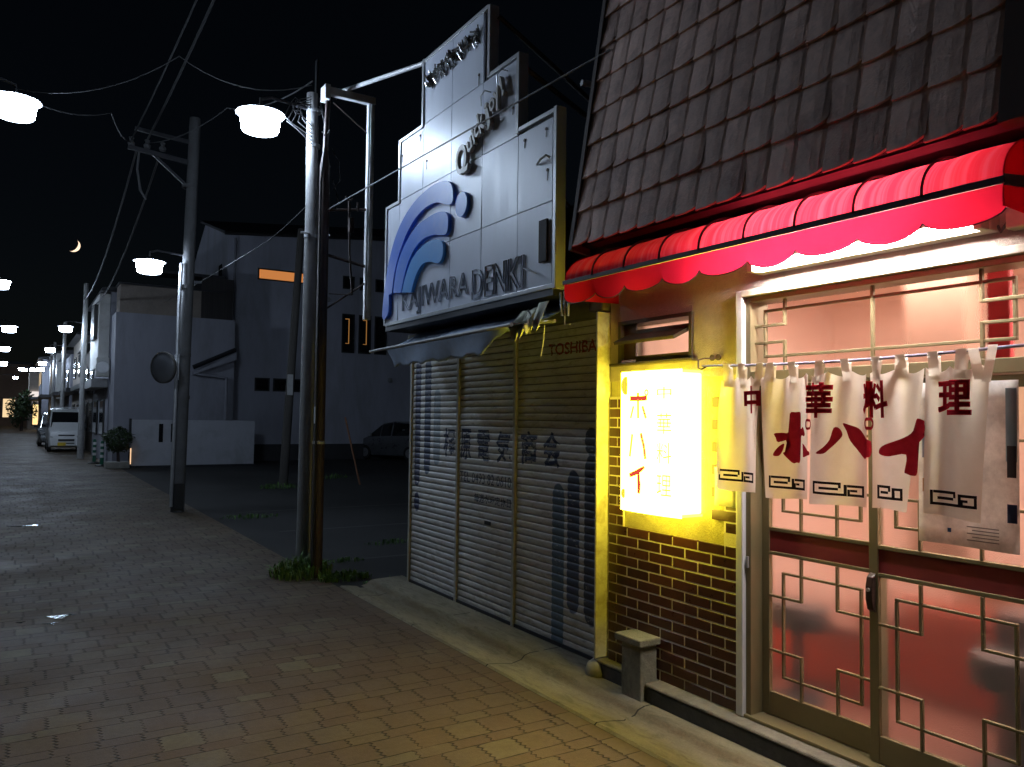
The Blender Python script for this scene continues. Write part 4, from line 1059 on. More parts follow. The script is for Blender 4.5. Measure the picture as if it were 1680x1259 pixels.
ins.build('insulator', m_poledk, p3, smooth=True)
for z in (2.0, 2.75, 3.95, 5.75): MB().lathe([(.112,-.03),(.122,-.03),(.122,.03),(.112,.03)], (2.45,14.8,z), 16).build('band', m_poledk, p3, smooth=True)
MB().tube([(2.355,14.72,4.35),(2.33,14.70,3.6),(2.32,14.70,2.0),(2.30,14.7,.1)], .03, 8).build('conduit', m_galv, p3, smooth=True)
MB().box(2.34,2.50,14.66,14.70,.06,.5).build('base_sleeve', m_black, p3)
mi = thing('traffic_mirror', 'round convex traffic mirror on the left side of the tall pole', 'mirror', (2.1, 14.6, 2.5))
nrm = Vector((-.80,-.60,-.05)).normalized()
def disc(mb, prof, c, nrm, n=28):
    a = nrm.cross(Vector((0,0,1))).normalized(); b = nrm.cross(a); c = Vector(c)
    P_ = len(prof); vs = []
    for k in range(n):
        t = 2*math.pi*k/n
        for q, z in prof: vs.append(c+(a*math.cos(t)+b*math.sin(t))*q+nrm*z)
    mb.add(vs, [(k*P_+i, ((k+1) % n)*P_+i, ((k+1) % n)*P_+i+1, k*P_+i+1) for k in range(n) for i in range(P_-1)])
mc = (2.09,14.6,2.50)
mm = MB(); disc(mm, [(0,.05),(.10,.046),(.19,.03),(.255,.0)], mc, nrm); mm.build('mirror_face', mat('mirror glass', (.16,.165,.18), .35, .6, var=.1, dirt=(.2,.2,.2), dirt_amt=.4), mi, smooth=True)
mm = MB(); disc(mm, [(.255,.018),(.275,.01),(.275,-.03),(.17,-.06),(0,-.07)], mc, nrm); mm.build('mirror_rim', mat('weathered grey rim', (.07,.065,.06), .6), mi, smooth=True)
MB().tube([mc, (2.30,14.75,2.52), (2.42,14.8,2.52)], .025, 8).box(2.30,2.36,14.68,14.76,2.3,2.75).build('bracket', m_galv, mi, smooth=True)
p4 = pole_thing('utility_pole', 'dark leaning pole standing in the car park before the white house', 5.48, 19.07, 6.3, .11, .085, mat('dark creosote pole', (.055,.05,.045), .85, var=.3, sc=6), (.3, 0))
MB().box(5.50,5.63,18.94,18.97,2.2,2.7).build('tag_plate', m_polecon, p4)

# wires
def cable(pts, rad, label, m=m_greycable, sag=0.):
    P_ = [Vector(p) for p in pts]; out = []
    for i in range(len(P_)-1):
        for k in range(10):
            t = k/10; q = P_[i].lerp(P_[i+1], t); q.z -= sag*4*t*(1-t); out.append(q)
    out.append(P_[-1])
    return tag(MB().tube(out, rad, 5).build('overhead_cable', m, None, smooth=True), label, 'cable')
cable([(1.75,14.75,6.45),(1.95,6,7.2),(2.1,-2,7.8)], .018, 'thick overhead cable from the mirror pole crossarm towards the viewer', sag=.1)
cable([(1.5,14.75,6.40),(1.75,6,7.0),(1.9,-2,7.5)], .012, 'thin overhead cable running beside the thick one from the crossarm', sag=.1)
cable([(1.6,14.85,6.3),(2.0,33.6,6.0)], .02, 'overhead cable down the street from the crossarm to the next pole', sag=.5)
cable([(1.95,14.85,6.2),(2.25,33.6,5.75)], .02, 'second lower overhead cable down the street beside the first', sag=.6)
cable([(3.15,3.885,4.08),(2.75,8.2,3.92)], .007, 'thin service wire from the tiled roof across the signboard to the steel pole', mat('pale service wire', (.25,.25,.26), .6), sag=.0)
cable([(2.72,8.62,4.12),(2.66,10.2,3.95),(4.2,30,5.6)], .006, 'thin service wire from the concrete pole towards the white house', sag=.02)
cable([(-.14,10.4,5.3),(1.0,12.6,6.05),(1.5,14.8,6.38)], .008, 'slack feed wire from the left street lamp to the crossarm', sag=.12)
cable([(1.75,14.8,6.4),(2.4,11.6,6.1),(2.71,8.65,5.5)], .008, 'slack feed wire from the crossarm to the near concrete pole', sag=.12)
cable([(2.70,8.65,5.45),(1.5,10,6.0),(-.14,10.4,5.35)], .006, 'faint wire crossing the road between the two nearest street lamps', sag=.2)

# ================================================================= STREET LAMPS
m_lamp = emi('white street lamp light', (.64,.79,1.0), LAMP)
m_lampb = emi('thick lamp base glow', (.64,.79,1.0), LAMP*.08)
m_cap = mat('grey lamp cap', (.10,.10,.11), .5)
GL = 'street lamps along both sides of the road'
def lamp_proto(side, armlen, label):
    t_ = thing('street_lamp', label, 'street lamp', (0,0,0), GL)
    MB().lathe([(0,.165),(.05,.16),(.08,.125),(.16,.118),(.258,.098),(.266,.092),(.262,.086),(.2,.10),(.02,.11)], (0,0,0), 28).build('lamp_cap', m_cap, t_, smooth=True)
    MB().lathe([(.0,.098),(.205,.095),(.212,.06),(.20,-.06),(.188,-.10)], (0,0,0), 28).build('diffuser', m_lamp, t_, smooth=True)
    MB().lathe([(.188,-.101),(.15,-.115),(0,-.12)], (0,0,0), 28).build('diffuser_base', m_lampb, t_, smooth=True)
    MB().tube([(0,0,.18),(0,0,.26),(side*.12,0,.30),(side*armlen,0,.26)], .019, 8).build('arm', m_dark, t_, smooth=True)
    return t_
lampR = lamp_proto(1, .60, 'nearest right street lamp, beside the pale concrete pole')
lampL = lamp_proto(-1, 2.5, 'nearest left street lamp, cut by the picture edge')
MB().tube([(-2.5,0,-5.3),(-2.5,0,.6)], [.085,.06], 14).build('lamp_post', m_polecon, lampL, smooth=True)
lampR.location = (2.14,8.65,4.90); lampL.location = (-.14,10.4,5.13)
ordw = ['second','third','fourth','fifth','sixth','seventh','eighth']
for i, (x, y, z) in enumerate([(1.85,14.8,4.245),(1.42,33.6,4.83),(1.31,46.66,4.9),(1.24,57.7,4.79),(1.33,66,4.8),(.92,70,4.95),(.37,78,5.3)]):
    c = copy_tree(lampR); c.location = (x, y, z)
    c['label'] = f'{ordw[i]} glowing street lamp along the right side, counting away from the viewer' if i else 'street lamp on the traffic mirror pole before the white house'
for i, (x, y, z) in enumerate([(-.49,23.96,4.97),(-.34,31.83,4.54),(-.62,45.07,4.74),(-.78,51.2,4.35)]):
    c = copy_tree(lampL); c.location = (x, y, z); c['label'] = f'{ordw[i]} glowing street lamp on the left side, counting away from the viewer'
for i, (x, y, h_) in enumerate([(2.02,33.6,6.6),(1.92,46.66,6.4),(1.86,57.7,6.2),(1.95,66,6.0)]):
    pole_thing('utility_pole', ['thin lamp pole beside the parked white van','second distant lamp pole beyond the white van','third distant lamp pole far along the right side','farthest lamp pole down the right side of the street'][i], x+.02, y+.0, h_, .11, .08, m_polecon)

# ================================================================= HOUSES
m_house = mat('white rendered house wall', (.50,.51,.60), .8, var=.12, sc=1.2, bump=.2, bsc=30, stretch=(1,1,.25), dirt=(.26,.26,.27), dirt_amt=.55, dsc=.8)
m_wing = mat('pale grey rendered wall', (.29,.295,.345), .8, var=.14, sc=1.2, bump=.2, bsc=30, stretch=(1,1,.25), dirt=(.14,.14,.14), dirt_amt=.55, dsc=.9)
m_win = mat('dark window glass', (.012,.014,.018), .12, spec=.5)
m_winf = mat('dark window frame', (.03,.03,.03), .5)
hs = thing('white_house', 'large white rendered house with a lit orange strip window', 'house', (9, 33, 0))
def fz(x): return 8.35+(x-6.4)*.1
front = [(6.4,0),(6.4,8.36),(6.4+7.6,fz(14)),(14,0)]
hb = MB()
# gabled body
sec = [(30,0),(30,8.36),(34.5,9.65),(37,8.2),(37,0)]
vs = [(6.4,a,b) for a, b in sec]+[(15,a,b+(.85 if b > 1 else 0)) for a, b in sec]
hb.add(vs, [(0,1,2,3,4),(9,8,7,6,5)]+[(i,i+5,(i+1) % 5+5,(i+1) % 5) for i in range(5)])
hb.build('wall', m_house, hs)
rf = MB(); rf.hexa([(6.2,29.8,8.34),(15.2,29.8,9.2),(15.2,34.5,10.55),(6.2,34.5,9.70),(6.2,29.8,8.44),(15.2,29.8,9.3),(15.2,34.5,10.65),(6.2,34.5,9.80)])
rf.build('roof', mat('house roof sheet', (.10,.10,.11), .6), hs)
m_orange = emi('warm lit house window', (1,.36,.10), .55)
m_dimor = emi('dim curtain light', (1,.42,.12), .05)
def window(x0, x1, z0, z1, pane, label=None):
    fm = MB().box(x0-.05, x1+.05, 29.955, 30.02, z0-.05, z0).box(x0-.05, x1+.05, 29.955, 30.02, z1, z1+.05).box(x0-.05, x0, 29.955, 30.02, z0, z1).box(x1, x1+.05, 29.955, 30.02, z0, z1)
    o = fm.build('window', m_winf, hs)
    MB().box(x0, x1, 29.975, 29.995, z0, z1).build('pane', pane, o)
    return o
o = window(7.53, 9.20, 6.86, 7.20, m_orange); o['label'] = 'orange lit strip window'
window(7.52,7.97,2.66,3.06,m_win); window(8.20,8.66,2.66,3.06,m_win); window(8.95,9.4,2.66,3.06,m_win)
for x in (10.86, 11.56, 12.24):
    window(x, x+.42, 4.28, 5.74, m_win); window(x, x+.38, 6.84, 7.26, m_win)
gl = MB()
for x in (11.08, 11.82): gl.box(x, x+.03, 29.96, 29.972, 4.6, 5.6).box(x-.14, x, 29.96, 29.972, 5.57, 5.6).box(x-.12, x, 29.96, 29.972, 4.6, 4.62)
gl.build('curtain_gap', emi('curtain edge light', (1,.45,.12), .30), hs)
gs = MB()
for z in (7.18, 6.2, 5.25): gs.box(6.37, 6.40, 31.0, 31.5, z-.32, z+.25)
gs.build('slit_window', m_win, hs)
MB().box(6.3, 15, 29.93, 29.99, 0, .62).build('base_course', mat('dark base course', (.06,.06,.065), .8), hs)
MB().tube([(6.62,29.93,8.25),(6.62,29.90,7.9),(6.62,29.92,.6)], .045, 8).build('downpipe', m_wing, hs, smooth=True)
MB().tube([(6.2,29.75,8.36),(15.2,29.75,9.2)], .07, 8).build('eaves_gutter', m_winf, hs, smooth=True)
for x, z in ((9.9,3.3),(10.2,6.3),(12.9,3.2)): MB().lathe([(0,-.10),(.07,-.10),(.10,-.06),(.10,0),(0,0)], (x,29.99,z), 12, 'y').build('vent_hood', m_galv, hs, smooth=True)
MB().box(9.75, 10.05, 29.86, 29.99, 1.1, 1.55).build('meter_box', m_galv, hs, bevel=.01)
# wing of the house
wg = thing('house_wing', 'plain pale two storey wing in front of the white house', 'house', (4.5, 29, 0))
MB().hexa([(2.64,28.5,0),(6.38,28.5,0),(6.38,29.9,0),(2.64,29.9,0),(2.62,28.5,5.02),(6.38,28.5,5.02),(6.38,29.9,5.02),(2.62,29.9,5.02)]).build('wall', m_wing, wg)
MB().box(2.75, 6.2, 28.9, 29.9, 5.03, 6.0).build('parapet_wall', mat('brownish parapet', (.26,.22,.19), .8, var=.25), wg)
MB().box(2.70, 6.1, 28.8, 29.9, 6.0, 6.06).box(3.9,6.1,28.85,29.8,6.5,6.6).build('parapet_coping', m_dark, wg)
MB().box(5.3, 6.36, 28.84, 28.9, 5.05, 6.5).build('balcony_slats', mat('dark balcony slats', (.035,.03,.03), .7, var=.8, sc=4, stretch=(8,1,.1)), wg)
MB().tube([(4.99,28.3,3.30),(6.38,28.3,3.98)], .075, 4).build('porch_rail', m_dark, wg)
MB().hexa([(5.0,28.25,3.05),(6.4,28.25,3.62),(6.4,28.48,3.62),(5.0,28.48,3.05),(5.0,28.25,3.12),(6.4,28.25,3.88),(6.4,28.48,3.88),(5.0,28.48,3.12)]).build('porch_roof', m_wing, wg)
MB().tube([(5.0,28.35,3.1),(6.1,28.35,2.98),(6.11,28.35,1.5)], .06, 8).build('downpipe', m_wing, wg)
gw = thing('garden_wall', 'low plain pale wall with two narrow slots before the house wing', 'wall', (5, 27.4, 0))
wl = MB()
z0, z1 = .06, 1.515
for (a, b, c, d) in ((3.07,3.86,z0,z1),(4.0,4.22,z0,z1),(4.36,6.86,z0,z1),(3.86,4.0,z0,.80),(3.86,4.0,1.39,z1),(4.22,4.36,z0,.80),(4.22,4.36,1.39,z1)): wl.box(a, b, 27.4, 27.58, c, d)
wl.build('wall', mat('off white garden wall', (.46,.47,.52), .8, var=.1, dirt=(.25,.25,.25), dirt_amt=.5), gw)
MB().box(3.85, 4.37, 27.5, 27.56, .8, 1.39).build('slot_glass', m_win, gw)
MB().box(3.2, 6.9, 27.38, 27.6, -.02, .058).build('footing', m_dark, gw)
MB().box(3.0, 3.068, 27.42, 27.55, 1.0, 1.55).build('meter_box', m_dark, gw)
gl_ = thing('garden_lamp', 'small warm ground lamp glowing at the left end of the low wall', 'lamp', (3.02, 27.3, 0))
MB().tube([(3.03,27.33,.02),(3.03,27.33,.5)], .04, 8).build('lamp_post', m_dark, gl_)
MB().box(3.035, 3.066, 27.285, 27.30, .12, .62).build('lamp_glass', emi('warm garden lamp', (1,.62,.35), 1.2), gl_)
# planter bush
bu = thing('potted_bush', 'dark clipped bush in a low planter beside the end of the pale wall', 'bush', (2.72, 27.4, 0))
MB().box(2.35, 3.02, 27.1, 27.7, .0, .2).build('planter', m_concrete, bu, bevel=.02)
MB().tube([(2.72,27.4,.2),(2.70,27.4,.55),(2.74,27.42,.9)], [.05,.04,.02], 7).build('stem', m_rust, bu)
lf = MB()
for k in range(1500):
    d = Vector((random.gauss(0,1), random.gauss(0,1), random.gauss(0,1))).normalized()*random.uniform(.55,1.)**.5
    c = Vector((2.70+d.x*.43*(1+.15*math.sin(d.z*5)), 27.4+d.y*.4, .88+d.z*.42))
    a = Vector((random.uniform(-1,1), random.uniform(-1,1), random.uniform(-1,1))).normalized(); b = a.cross(d).normalized()
    s_ = random.uniform(.03,.06)
    lf.add([c-a*s_, c+b*s_*.5, c+a*s_, c-b*s_*.5], [(0,1,2,3)])
m_leaf = mat('dark green leaf', (.035,.06,.022), .55, var=.4, island=.5)
lf.build('foliage', m_leaf, bu)
# green and white marker posts
def marker(x, y, label):
    t_ = thing('marker_post', label, 'bollard', (x, y, 0), 'striped marker posts')
    MB().lathe([(0,0),(.2,0),(.2,.03),(.1,.06),(0,.06)], (x,y,0), 16).build('base', m_black, t_, smooth=True)
    MB().lathe([(.0,.06),(.055,.06),(.05,.78),(.03,.82),(0,.83)], (x,y,0), 14).build('tube', mat('green plastic', (.01,.13,.075), .4), t_, smooth=True)
    b_ = MB()
    for z in (.32,.5,.68): b_.lathe([(.056,z-.045),(.058,z-.045),(.057,z+.045),(.055,z+.045)], (x,y,0), 14)
    b_.build('reflective_band', mat('white reflective band', (.75,.75,.75), .3), t_, smooth=True)
marker(2.36, 28.6, 'front green and white striped marker post by the potted bush'); marker(2.26, 30.2, 'rear green and white striped marker post nearer the white van')
# leaning stick
sk_ = thing('leaning_stake', 'thin rusty stake leaning alone in the dark car park', 'stake', (7.3, 18.8, 0))
MB().tube([(7.34,18.8,-.02),(7.14,18.82,.8),(6.93,18.84,1.68)], .022, 6).build('stake', mat('orange rust stake', (.22,.10,.05), .7), sk_)

# neighbours further along the right side of the street
def rowhouse(label, x0, y0, y1, h, m, lit=None, over=0, roofm=m_dark, depth=6):
    t_ = thing('town_house', label, 'house', (x0, y0, 0), 'row of houses down the right side')
    MB().box(x0, x0+depth, y0, y1, 0, h).build('wall', m, t_)
    MB().hexa([(x0-.35,y0-.2,h),(x0+depth,y0-.2,h),(x0+depth,y1+.2,h),(x0-.35,y1+.2,h),(x0-.30,y0-.2,h+.12),(x0+depth,y0-.2,h+1.0),(x0+depth,y1+.2,h+1.0),(x0-.30,y1+.2,h+.12)]).build('roof', roofm, t_)
    if over: MB().box(x0-over, x0-.01, y0+.1, y1-.1, 2.75, 2.95).build('canopy', roofm, t_)
    L_ = y1-y0
    for zz, hh in ((.9, 1.3), (h-2.0, 1.2)):
        for k in range(2):
            c = y0+L_*(.28+.44*k)
            w = MB().box(x0-.05, x0, c-.75, c+.75, zz, zz+hh).build('window', m_winf, t_)
            MB().box(x0-.062, x0-.052, c-.68, c+.68, zz+.06, zz+hh-.06).build('pane', lit if lit and random.random() < .6 else m_win, w)
    fr_ = MB().box(x0+.6, x0+1.7, y0-.05, y0, h-1.9, h-.8).build('window', m_winf, t_)
    MB().box(x0+.66, x0+1.64, y0-.06, y0-.051, h-1.84, h-.86).build('pane', m_win, fr_)
    return t_
nb = rowhouse('white sided house with a jutting upper floor behind the pale wing', 2.62, 30.3, 36.5, 5.9, m_wing, None, .0)
MB().box(2.28, 2.61, 30.5, 34, 3.3, 5.85).build('upper_bay', m_white, nb)
MB().box(2.15, 2.27, 30.9, 32.2, 4.3, 5.5).build('shutter_box', m_winf, nb)
MB().box(2.1, 2.60, 30.4, 35.8, 2.6, 2.9).build('canopy', mat('grey canopy', (.3,.3,.31), .6), nb)
ac = thing('air_conditioner', 'white outdoor air conditioner unit on the side of the white sided house', 'air conditioner', (2.2, 30.4, 3))
MB().box(2.2, 2.6, 29.95, 30.28, 2.95, 3.6).build('casing', m_white, ac, bevel=.02)
q_ = MB(); disc(q_, [(0,.01),(.2,.01),(.22,0)], (2.4,29.94,3.27), Vector((0,-1,0)), 18); q_.build('fan_grille', m_galv, ac)
m_beige = mat('beige mortar wall', (.36,.31,.26), .85, var=.2); m_brown = mat('brown timber wall', (.12,.09,.07), .8, var=.3)
m_warm = emi('warm shop window', (1,.72,.40), 1.0)
rowhouse('brown timber house just beyond the white sided house', 2.75, 37, 44, 4.6, m_brown, None, .6)
rowhouse('beige house beside the second distant lamp pole', 2.7, 44.5, 53, 5.6, m_beige, None, .7)
rowhouse('pale grey house with warm lit windows further down the street', 2.6, 53.5, 62, 5.2, m_wing, m_warm, .8)
rowhouse('white shop house with bright windows near the street end', 2.2, 62.5, 72, 5.8, m_white, m_warm, .9)
rowhouse('farthest pale house on the right before the street end', 1.6, 73, 84, 6.0, m_house, m_warm, .8)
eb = thing('end_building', 'brown building closing the far end of the street', 'building', (-2, 118, 0))
MB().box(-9, 1.2, 112, 120, 0, 7.5).build('wall', mat('warm stucco', (.42,.27,.19), .8, var=.2), eb)
MB().box(-9.3, 1.5, 111.7, 120.3, 7.5, 7.8).build('roof', m_dark, eb)
wq = MB().box(-1.6, -.2, 111.9, 112, 1.0, 3.4).box(.1, .9, 111.9, 112, 1.2, 3.2).build('window', m_winf, eb)
MB().box(-1.5, -.3, 111.88, 111.9, 1.1, 3.3).build('pane', m_warm, wq)
eb2 = thing('lit_shop', 'pale shop with yellow windows at the far bend of the street', 'shop', (2, 95, 0))
MB().box(.9, 8, 92, 100, 0, 6).build('wall', mat('pale shop wall', (.55,.48,.42), .8), eb2)
MB().box(.7, 8.2, 91.8, 100.2, 6, 6.3).build('roof', m_dark, eb2)
wq = MB().box(1.2, 3.4, 91.9, 92, .4, 2.6).build('window', m_winf, eb2)
MB().box(1.3, 3.3, 91.86, 91.9, .5, 2.5).build('pane', emi('yellow shop window', (1,.7,.3), 1.4), wq)
MB().box(1.0, 3.6, 91.75, 92, 3.0, 3.8).build('sign_panel', emi('white shop sign light', (1,.9,.85), .9), eb2)
tr1 = thing('street_tree', 'small dark bushy tree at the far end of the street', 'tree', (.35, 86, 0))
MB().tube([(.35,86,0),(.4,86,1.2),(.3,86,2.2)], [.14,.1,.05], 8).build('trunk', m_rust, tr1)
lf = MB()
for k in range(900):
    d = Vector((random.gauss(0,1), random.gauss(0,1), random.gauss(0,1))).normalized()*random.random()**.4
    c = Vector((.35+d.x*1.3, 86+d.y*1.2, 2.1+d.z*1.6+.3*math.sin(d.x*4)))
    a = Vector((random.uniform(-1,1), random.uniform(-1,1), random.uniform(-1,1))).normalized(); b = a.cross(d).normalized(); s_ = random.uniform(.12,.22)
    lf.add([c-a*s_, c+b*s_*.5, c+a*s_, c-b*s_*.5], [(0,1,2,3)])
lf.build('crown', m_leaf, tr1)
far_lamps = [(-.3,95,5.24),(.15,84,5.6)]
for i, (x, y, z) in enumerate(far_lamps):
    c = copy_tree(lampL); c.location = (x, y, z); c['label'] = ['farthest street lamp at the bend on the left', 'street lamp hanging near the small tree at the street end'][i]

# ================================================================= CARS
m_tyre = mat('tyre rubber', (.015,.015,.015), .8); m_rim = mat('steel wheel', (.3,.3,.32), .4, .6)
m_cglass = mat('car glass', (.01,.011,.013), .06, spec=.6)
m_chl = mat('headlight lens', (.6,.62,.65), .1, .3)
def carbody(name, label, stations, paint, L, wheels, wr, group=None):
    """stations: (y, half width, z low, z belt, z roof, roof half width); front at -y"""
    t_ = thing(name, label, 'van' if 'van' in name else 'car', (0,0,0), group)
    rings = []
    for (y, w, zl, zb, zr, rw) in stations:
        zm = (zl+zb)/2
        rings.append([(-w*.93,y,zl),(-w,y,zm),(-w*.985,y,zb),(-rw,y,zr-.03),(-rw*.85,y,zr),(rw*.85,y,zr),(rw,y,zr-.03),(w*.985,y,zb),(w,y,zm),(w*.93,y,zl)])
    n = 10; vs = [p for rg in rings for p in rg]; fs = []
    for i in range(len(rings)-1):
        for k in range(n): fs.append((i*n+k, i*n+(k+1) % n, (i+1)*n+(k+1) % n, (i+1)*n+k))
    fs += [tuple(range(n)), tuple(reversed(range((len(rings)-1)*n, len(rings)*n)))]
    body = MB().add(vs, fs).build('body', paint, t_, smooth=True, bevel=.02)
    def pane(i, j, kk, inset=.08, nm='side_window'):
        a, b = rings[i], rings[j]
        q = [Vector(a[kk[0]]), Vector(b[kk[0]]), Vector(b[kk[1]]), Vector(a[kk[1]])]
        c = sum(q, Vector())/4; nrm = (q[1]-q[0]).cross(q[2]-q[0]).normalized()
        if nrm.dot(c-Vector((0, 0, .8))) < 0: nrm = -nrm
        q = [p.lerp(c, inset) for p in q]
        return MB().add([p+nrm*.012 for p in q]+[p-nrm*.01 for p in q], [(0,1,2,3),(7,6,5,4),(0,4,5,1),(1,5,6,2),(2,6,7,3),(3,7,4,0)]).build(nm, m_cglass, t_)
    for (x, y) in wheels:
        s_ = 1 if x > 0 else -1
        wl_ = MB().lathe([(0,-.08),(wr*.62,-.08),(wr*.95,-.075),(wr,-.05),(wr,.05),(wr*.95,.075),(wr*.62,.08),(0,.08)], (x,y,wr), 20, 'x').build('wheel', m_tyre, t_, smooth=True)
        MB().lathe([(0,s_*.075),(wr*.2,s_*.09),(wr*.6,s_*.083),(wr*.62,s_*.06)], (x,y,wr), 16, 'x').build('rim', m_rim, wl_, smooth=True)
    return t_, rings, pane
m_vanw = mat('white van paint', (.68,.69,.70), .3, var=.06, coat=.4)
van, rg, pane = carbody('delivery_van', 'white box shaped small van parked facing the viewer with a yellow plate', [
    (-1.70,.62,.28,.80,.84,.55),(-1.62,.68,.22,.95,1.0,.60),(-1.50,.70,.20,1.02,1.10,.62),(-1.05,.70,.20,1.02,1.80,.58),(-.9,.70,.20,1.02,1.87,.585),(.2,.70,.20,1.02,1.90,.59),(1.5,.70,.22,1.02,1.88,.58),(1.68,.66,.28,1.0,1.80,.54)], m_vanw, 3.4, [(-.62,-1.2),(.62,-1.2),(-.62,1.15),(.62,1.15)], .27)
ws = MB().hexa([(-.60,-1.52,1.06),(.60,-1.52,1.06),(.60,-1.49,1.06),(-.60,-1.49,1.06),(-.53,-1.10,1.74),(.53,-1.10,1.74),(.53,-1.07,1.74),(-.53,-1.07,1.74)]); ws.build('windscreen', m_cglass, van)
for i, j in ((4,5),(5,6)): pane(i, j, (2,3)); pane(i, j, (7,6))
for s_ in (-1, 1):
    MB().hexa([(s_*.50-.1,-1.715,.62),(s_*.50+.1,-1.695,.62),(s_*.50+.1,-1.6,.62),(s_*.50-.1,-1.6,.62),(s_*.50-.1,-1.68,.88),(s_*.50+.1,-1.65,.88),(s_*.50+.1,-1.55,.88),(s_*.50-.1,-1.55,.88)]).build('headlight', m_chl, van, bevel=.02)
    MB().box(s_*.72-.06, s_*.72+.06, -1.38, -1.28, 1.05, 1.25).tube([(s_*.62,-1.35,1.1),(s_*.72,-1.33,1.12)], .02).build('side_mirror', m_dark, van, bevel=.015)
MB().box(-.30, .32, -1.735, -1.69, .70, .75).box(-.30, .32, -1.735, -1.69, .47, .56).box(-.02, .32, -1.735, -1.69, .36, .40).build('grille', m_dark, van)
MB().box(-.32, -.01, -1.75, -1.70, .27, .42).build('number_plate', mat('yellow plate', (.62,.42,.02), .5), van)
rk = MB()
for x in (-.45,-.15,.15,.45): rk.box(x-.03, x+.03, -.85, -.8, 1.87, 1.96)
rk.tube([(-.5,-.82,1.95),(.5,-.82,1.95)], .02).build('roof_rack', m_galv, van)
van.location = (1.84, 41.2, 0)
car2, rg, pane = carbody('parked_car', 'dark family car parked directly behind the white van', [
    (-1.9,.70,.28,.60,.66,.58),(-1.75,.80,.20,.78,.84,.66),(-.95,.84,.18,.92,.98,.68),(-.2,.84,.18,.94,1.58,.60),(.3,.84,.18,.94,1.66,.61),(1.4,.84,.18,.95,1.62,.60),(1.95,.78,.26,.92,1.2,.62)], mat('dark grey car paint', (.16,.17,.18), .25, .4, coat=.5), 3.9, [(-.72,-1.25),(.72,-1.25),(-.72,1.25),(.72,1.25)], .31)
MB().hexa([(-.68,-.96,.98),(.68,-.96,.98),(.68,-.9,.98),(-.68,-.9,.98),(-.56,-.24,1.52),(.56,-.24,1.52),(.56,-.18,1.52),(-.56,-.18,1.52)]).build('windscreen', m_cglass, car2)
for i, j in ((3,4),(4,5)): pane(i, j, (2,3)); pane(i, j, (7,6))
for s_ in (-1, 1):
    MB().box(s_*.6-.13, s_*.6+.13, -1.88, -1.78, .60, .74).build('headlight', m_chl, car2, bevel=.02)
    MB().box(s_*.92-.07, s_*.92+.07, -.75, -.66, .95, 1.08).build('side_mirror', m_dark, car2, bevel=.02)
MB().box(-.35, .35, -1.92, -1.86, .45, .58).build('grille', m_dark, car2)
car2.location = (1.72, 47.6, 0)
car3, rg, pane = carbody('parked_hatchback', 'silver hatchback parked in the dark car park beside the shutters', [
    (-1.65,.62,.28,.60,.64,.55),(-1.55,.70,.20,.74,.80,.62),(-1.0,.73,.18,.90,.96,.64),(-.35,.73,.18,.92,1.45,.56),(.2,.73,.18,.93,1.53,.57),(1.3,.73,.18,.95,1.48,.56),(1.62,.68,.24,.92,1.10,.58)], mat('silver car paint', (.16,.165,.18), .3, .5, coat=.4), 3.3, [(-.66,-1.12),(.66,-1.12),(-.66,1.12),(.66,1.12)], .29)
MB().hexa([(-.62,-1.02,.96),(.62,-1.02,.96),(.62,-.96,.96),(-.62,-.96,.96),(-.52,-.40,1.40),(.52,-.40,1.40),(.52,-.34,1.40),(-.52,-.34,1.40)]).build('windscreen', m_cglass, car3)
for i, j in ((2,3),(3,4),(4,5)): pane(i, j, (2,3), .1); pane(i, j, (7,6), .1)
for s_ in (-1, 1):
    MB().box(s_*.80-.07, s_*.80+.07, -.85, -.76, .93, 1.05).build('side_mirror', m_chl, car3, bevel=.02)
    MB().box(s_*.55-.1, s_*.55+.1, -1.64, -1.55, .58, .72).build('headlight', m_chl, car3, bevel=.02)
    MB().box(s_*.62-.05, s_*.62+.05, 1.60, 1.67, .75, 1.0).build('tail_light', mat('tail lamp red', (.2,.01,.01), .2), car3)
car3.location = (13.0, 29.2, 0); car3.rotation_euler = (0, 0, math.atan2(.45, .9)+math.pi)

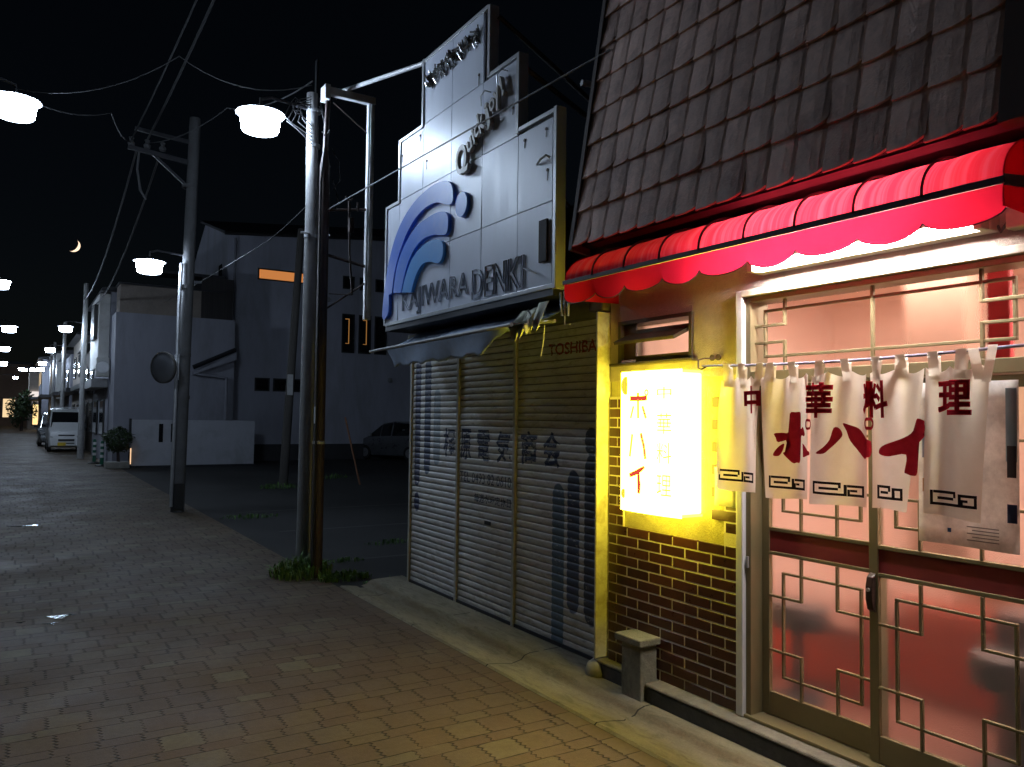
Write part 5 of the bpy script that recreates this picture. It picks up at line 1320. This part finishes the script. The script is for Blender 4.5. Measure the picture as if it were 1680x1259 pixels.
# ================================================================= WEEDS
m_weed = mat('weed green', (.08,.17,.035), .6, var=.4, island=.5)
def weeds(patches, label):
    mb = MB()
    for (cx, cy, rx, ry, n, hmax) in patches:
        for k in range(n):
            a = random.random()*6.283; q = random.random()**.6
            x, y = cx+rx*q*math.cos(a), cy+ry*q*math.sin(a); h_ = hmax*random.uniform(.25,1)*(1-.5*q)
            d = Vector((random.gauss(0,1), random.gauss(0,1), 0)).normalized()
            broad = random.random() < .35
            w = random.uniform(.008,.016) if broad else random.uniform(.002,.005)
            bend = random.uniform(.2,.9); sd = Vector((-d.y, d.x, 0))*w
            b0 = Vector((x, y, 0)); b1 = b0+d*h_*.3*bend+Vector((0,0,h_*.6)); b2 = b0+d*h_*.8*bend+Vector((0,0,h_*(.95-.35*bend)))
            mb.add([b0-sd*.4, b0+sd*.4, b1+sd, b1-sd, b2], [(0,1,2,3), (3,2,4)])
    o = mb.build('weeds', m_weed); tag(o, label, 'weeds', None, 'stuff')
weeds([(2.62,8.35,.32,.32,700,.36)], 'tall green weeds growing round the two pole bases')
weeds([(2.95,7.95,.30,.16,360,.16),(3.3,7.62,.3,.06,120,.09)], 'low weeds spreading along the car park edge')
weeds([(3.3,8.9,.25,.1,120,.10),(4.3,9.9,.35,.15,120,.12),(3.3,13.4,.5,.2,160,.15),(5.3,18.6,.5,.3,200,.25),(7.2,21,.8,.4,200,.25)], 'sparse weed tufts scattered on the dark car park asphalt')

# ================================================================= MOON
md_ = Vector((46.37, 1000, 187.2)).normalized()
moon_c = Vector((0,0,1.7))+md_*1500
mm = bpy.data.meshes.new('moon'); bm = bmesh.new(); bmesh.ops.create_uvsphere(bm, u_segments=128, v_segments=96, radius=10.5)
side = r2*.72-u2*.45+md_*.95
side.normalize()
for fc in bm.faces:
    fc.smooth = True; fc.material_index = 1 if fc.calc_center_median().normalized().dot(side) > .0 else 0
bmesh.ops.delete(bm, geom=[q for q in bm.faces if q.material_index == 0 or q.calc_center_median().normalized().dot(md_) > .03], context='FACES')
bm.to_mesh(mm); bm.free()
mo = bpy.data.objects.new('moon', mm); COL.objects.link(mo); mo.location = moon_c
mm.materials.append(mat('dark moon side', (.0,.0,.0), 1., spec=0)); mm.materials.append(emi('sunlit moon', (1,.72,.50), 1.6)); struct(mo)
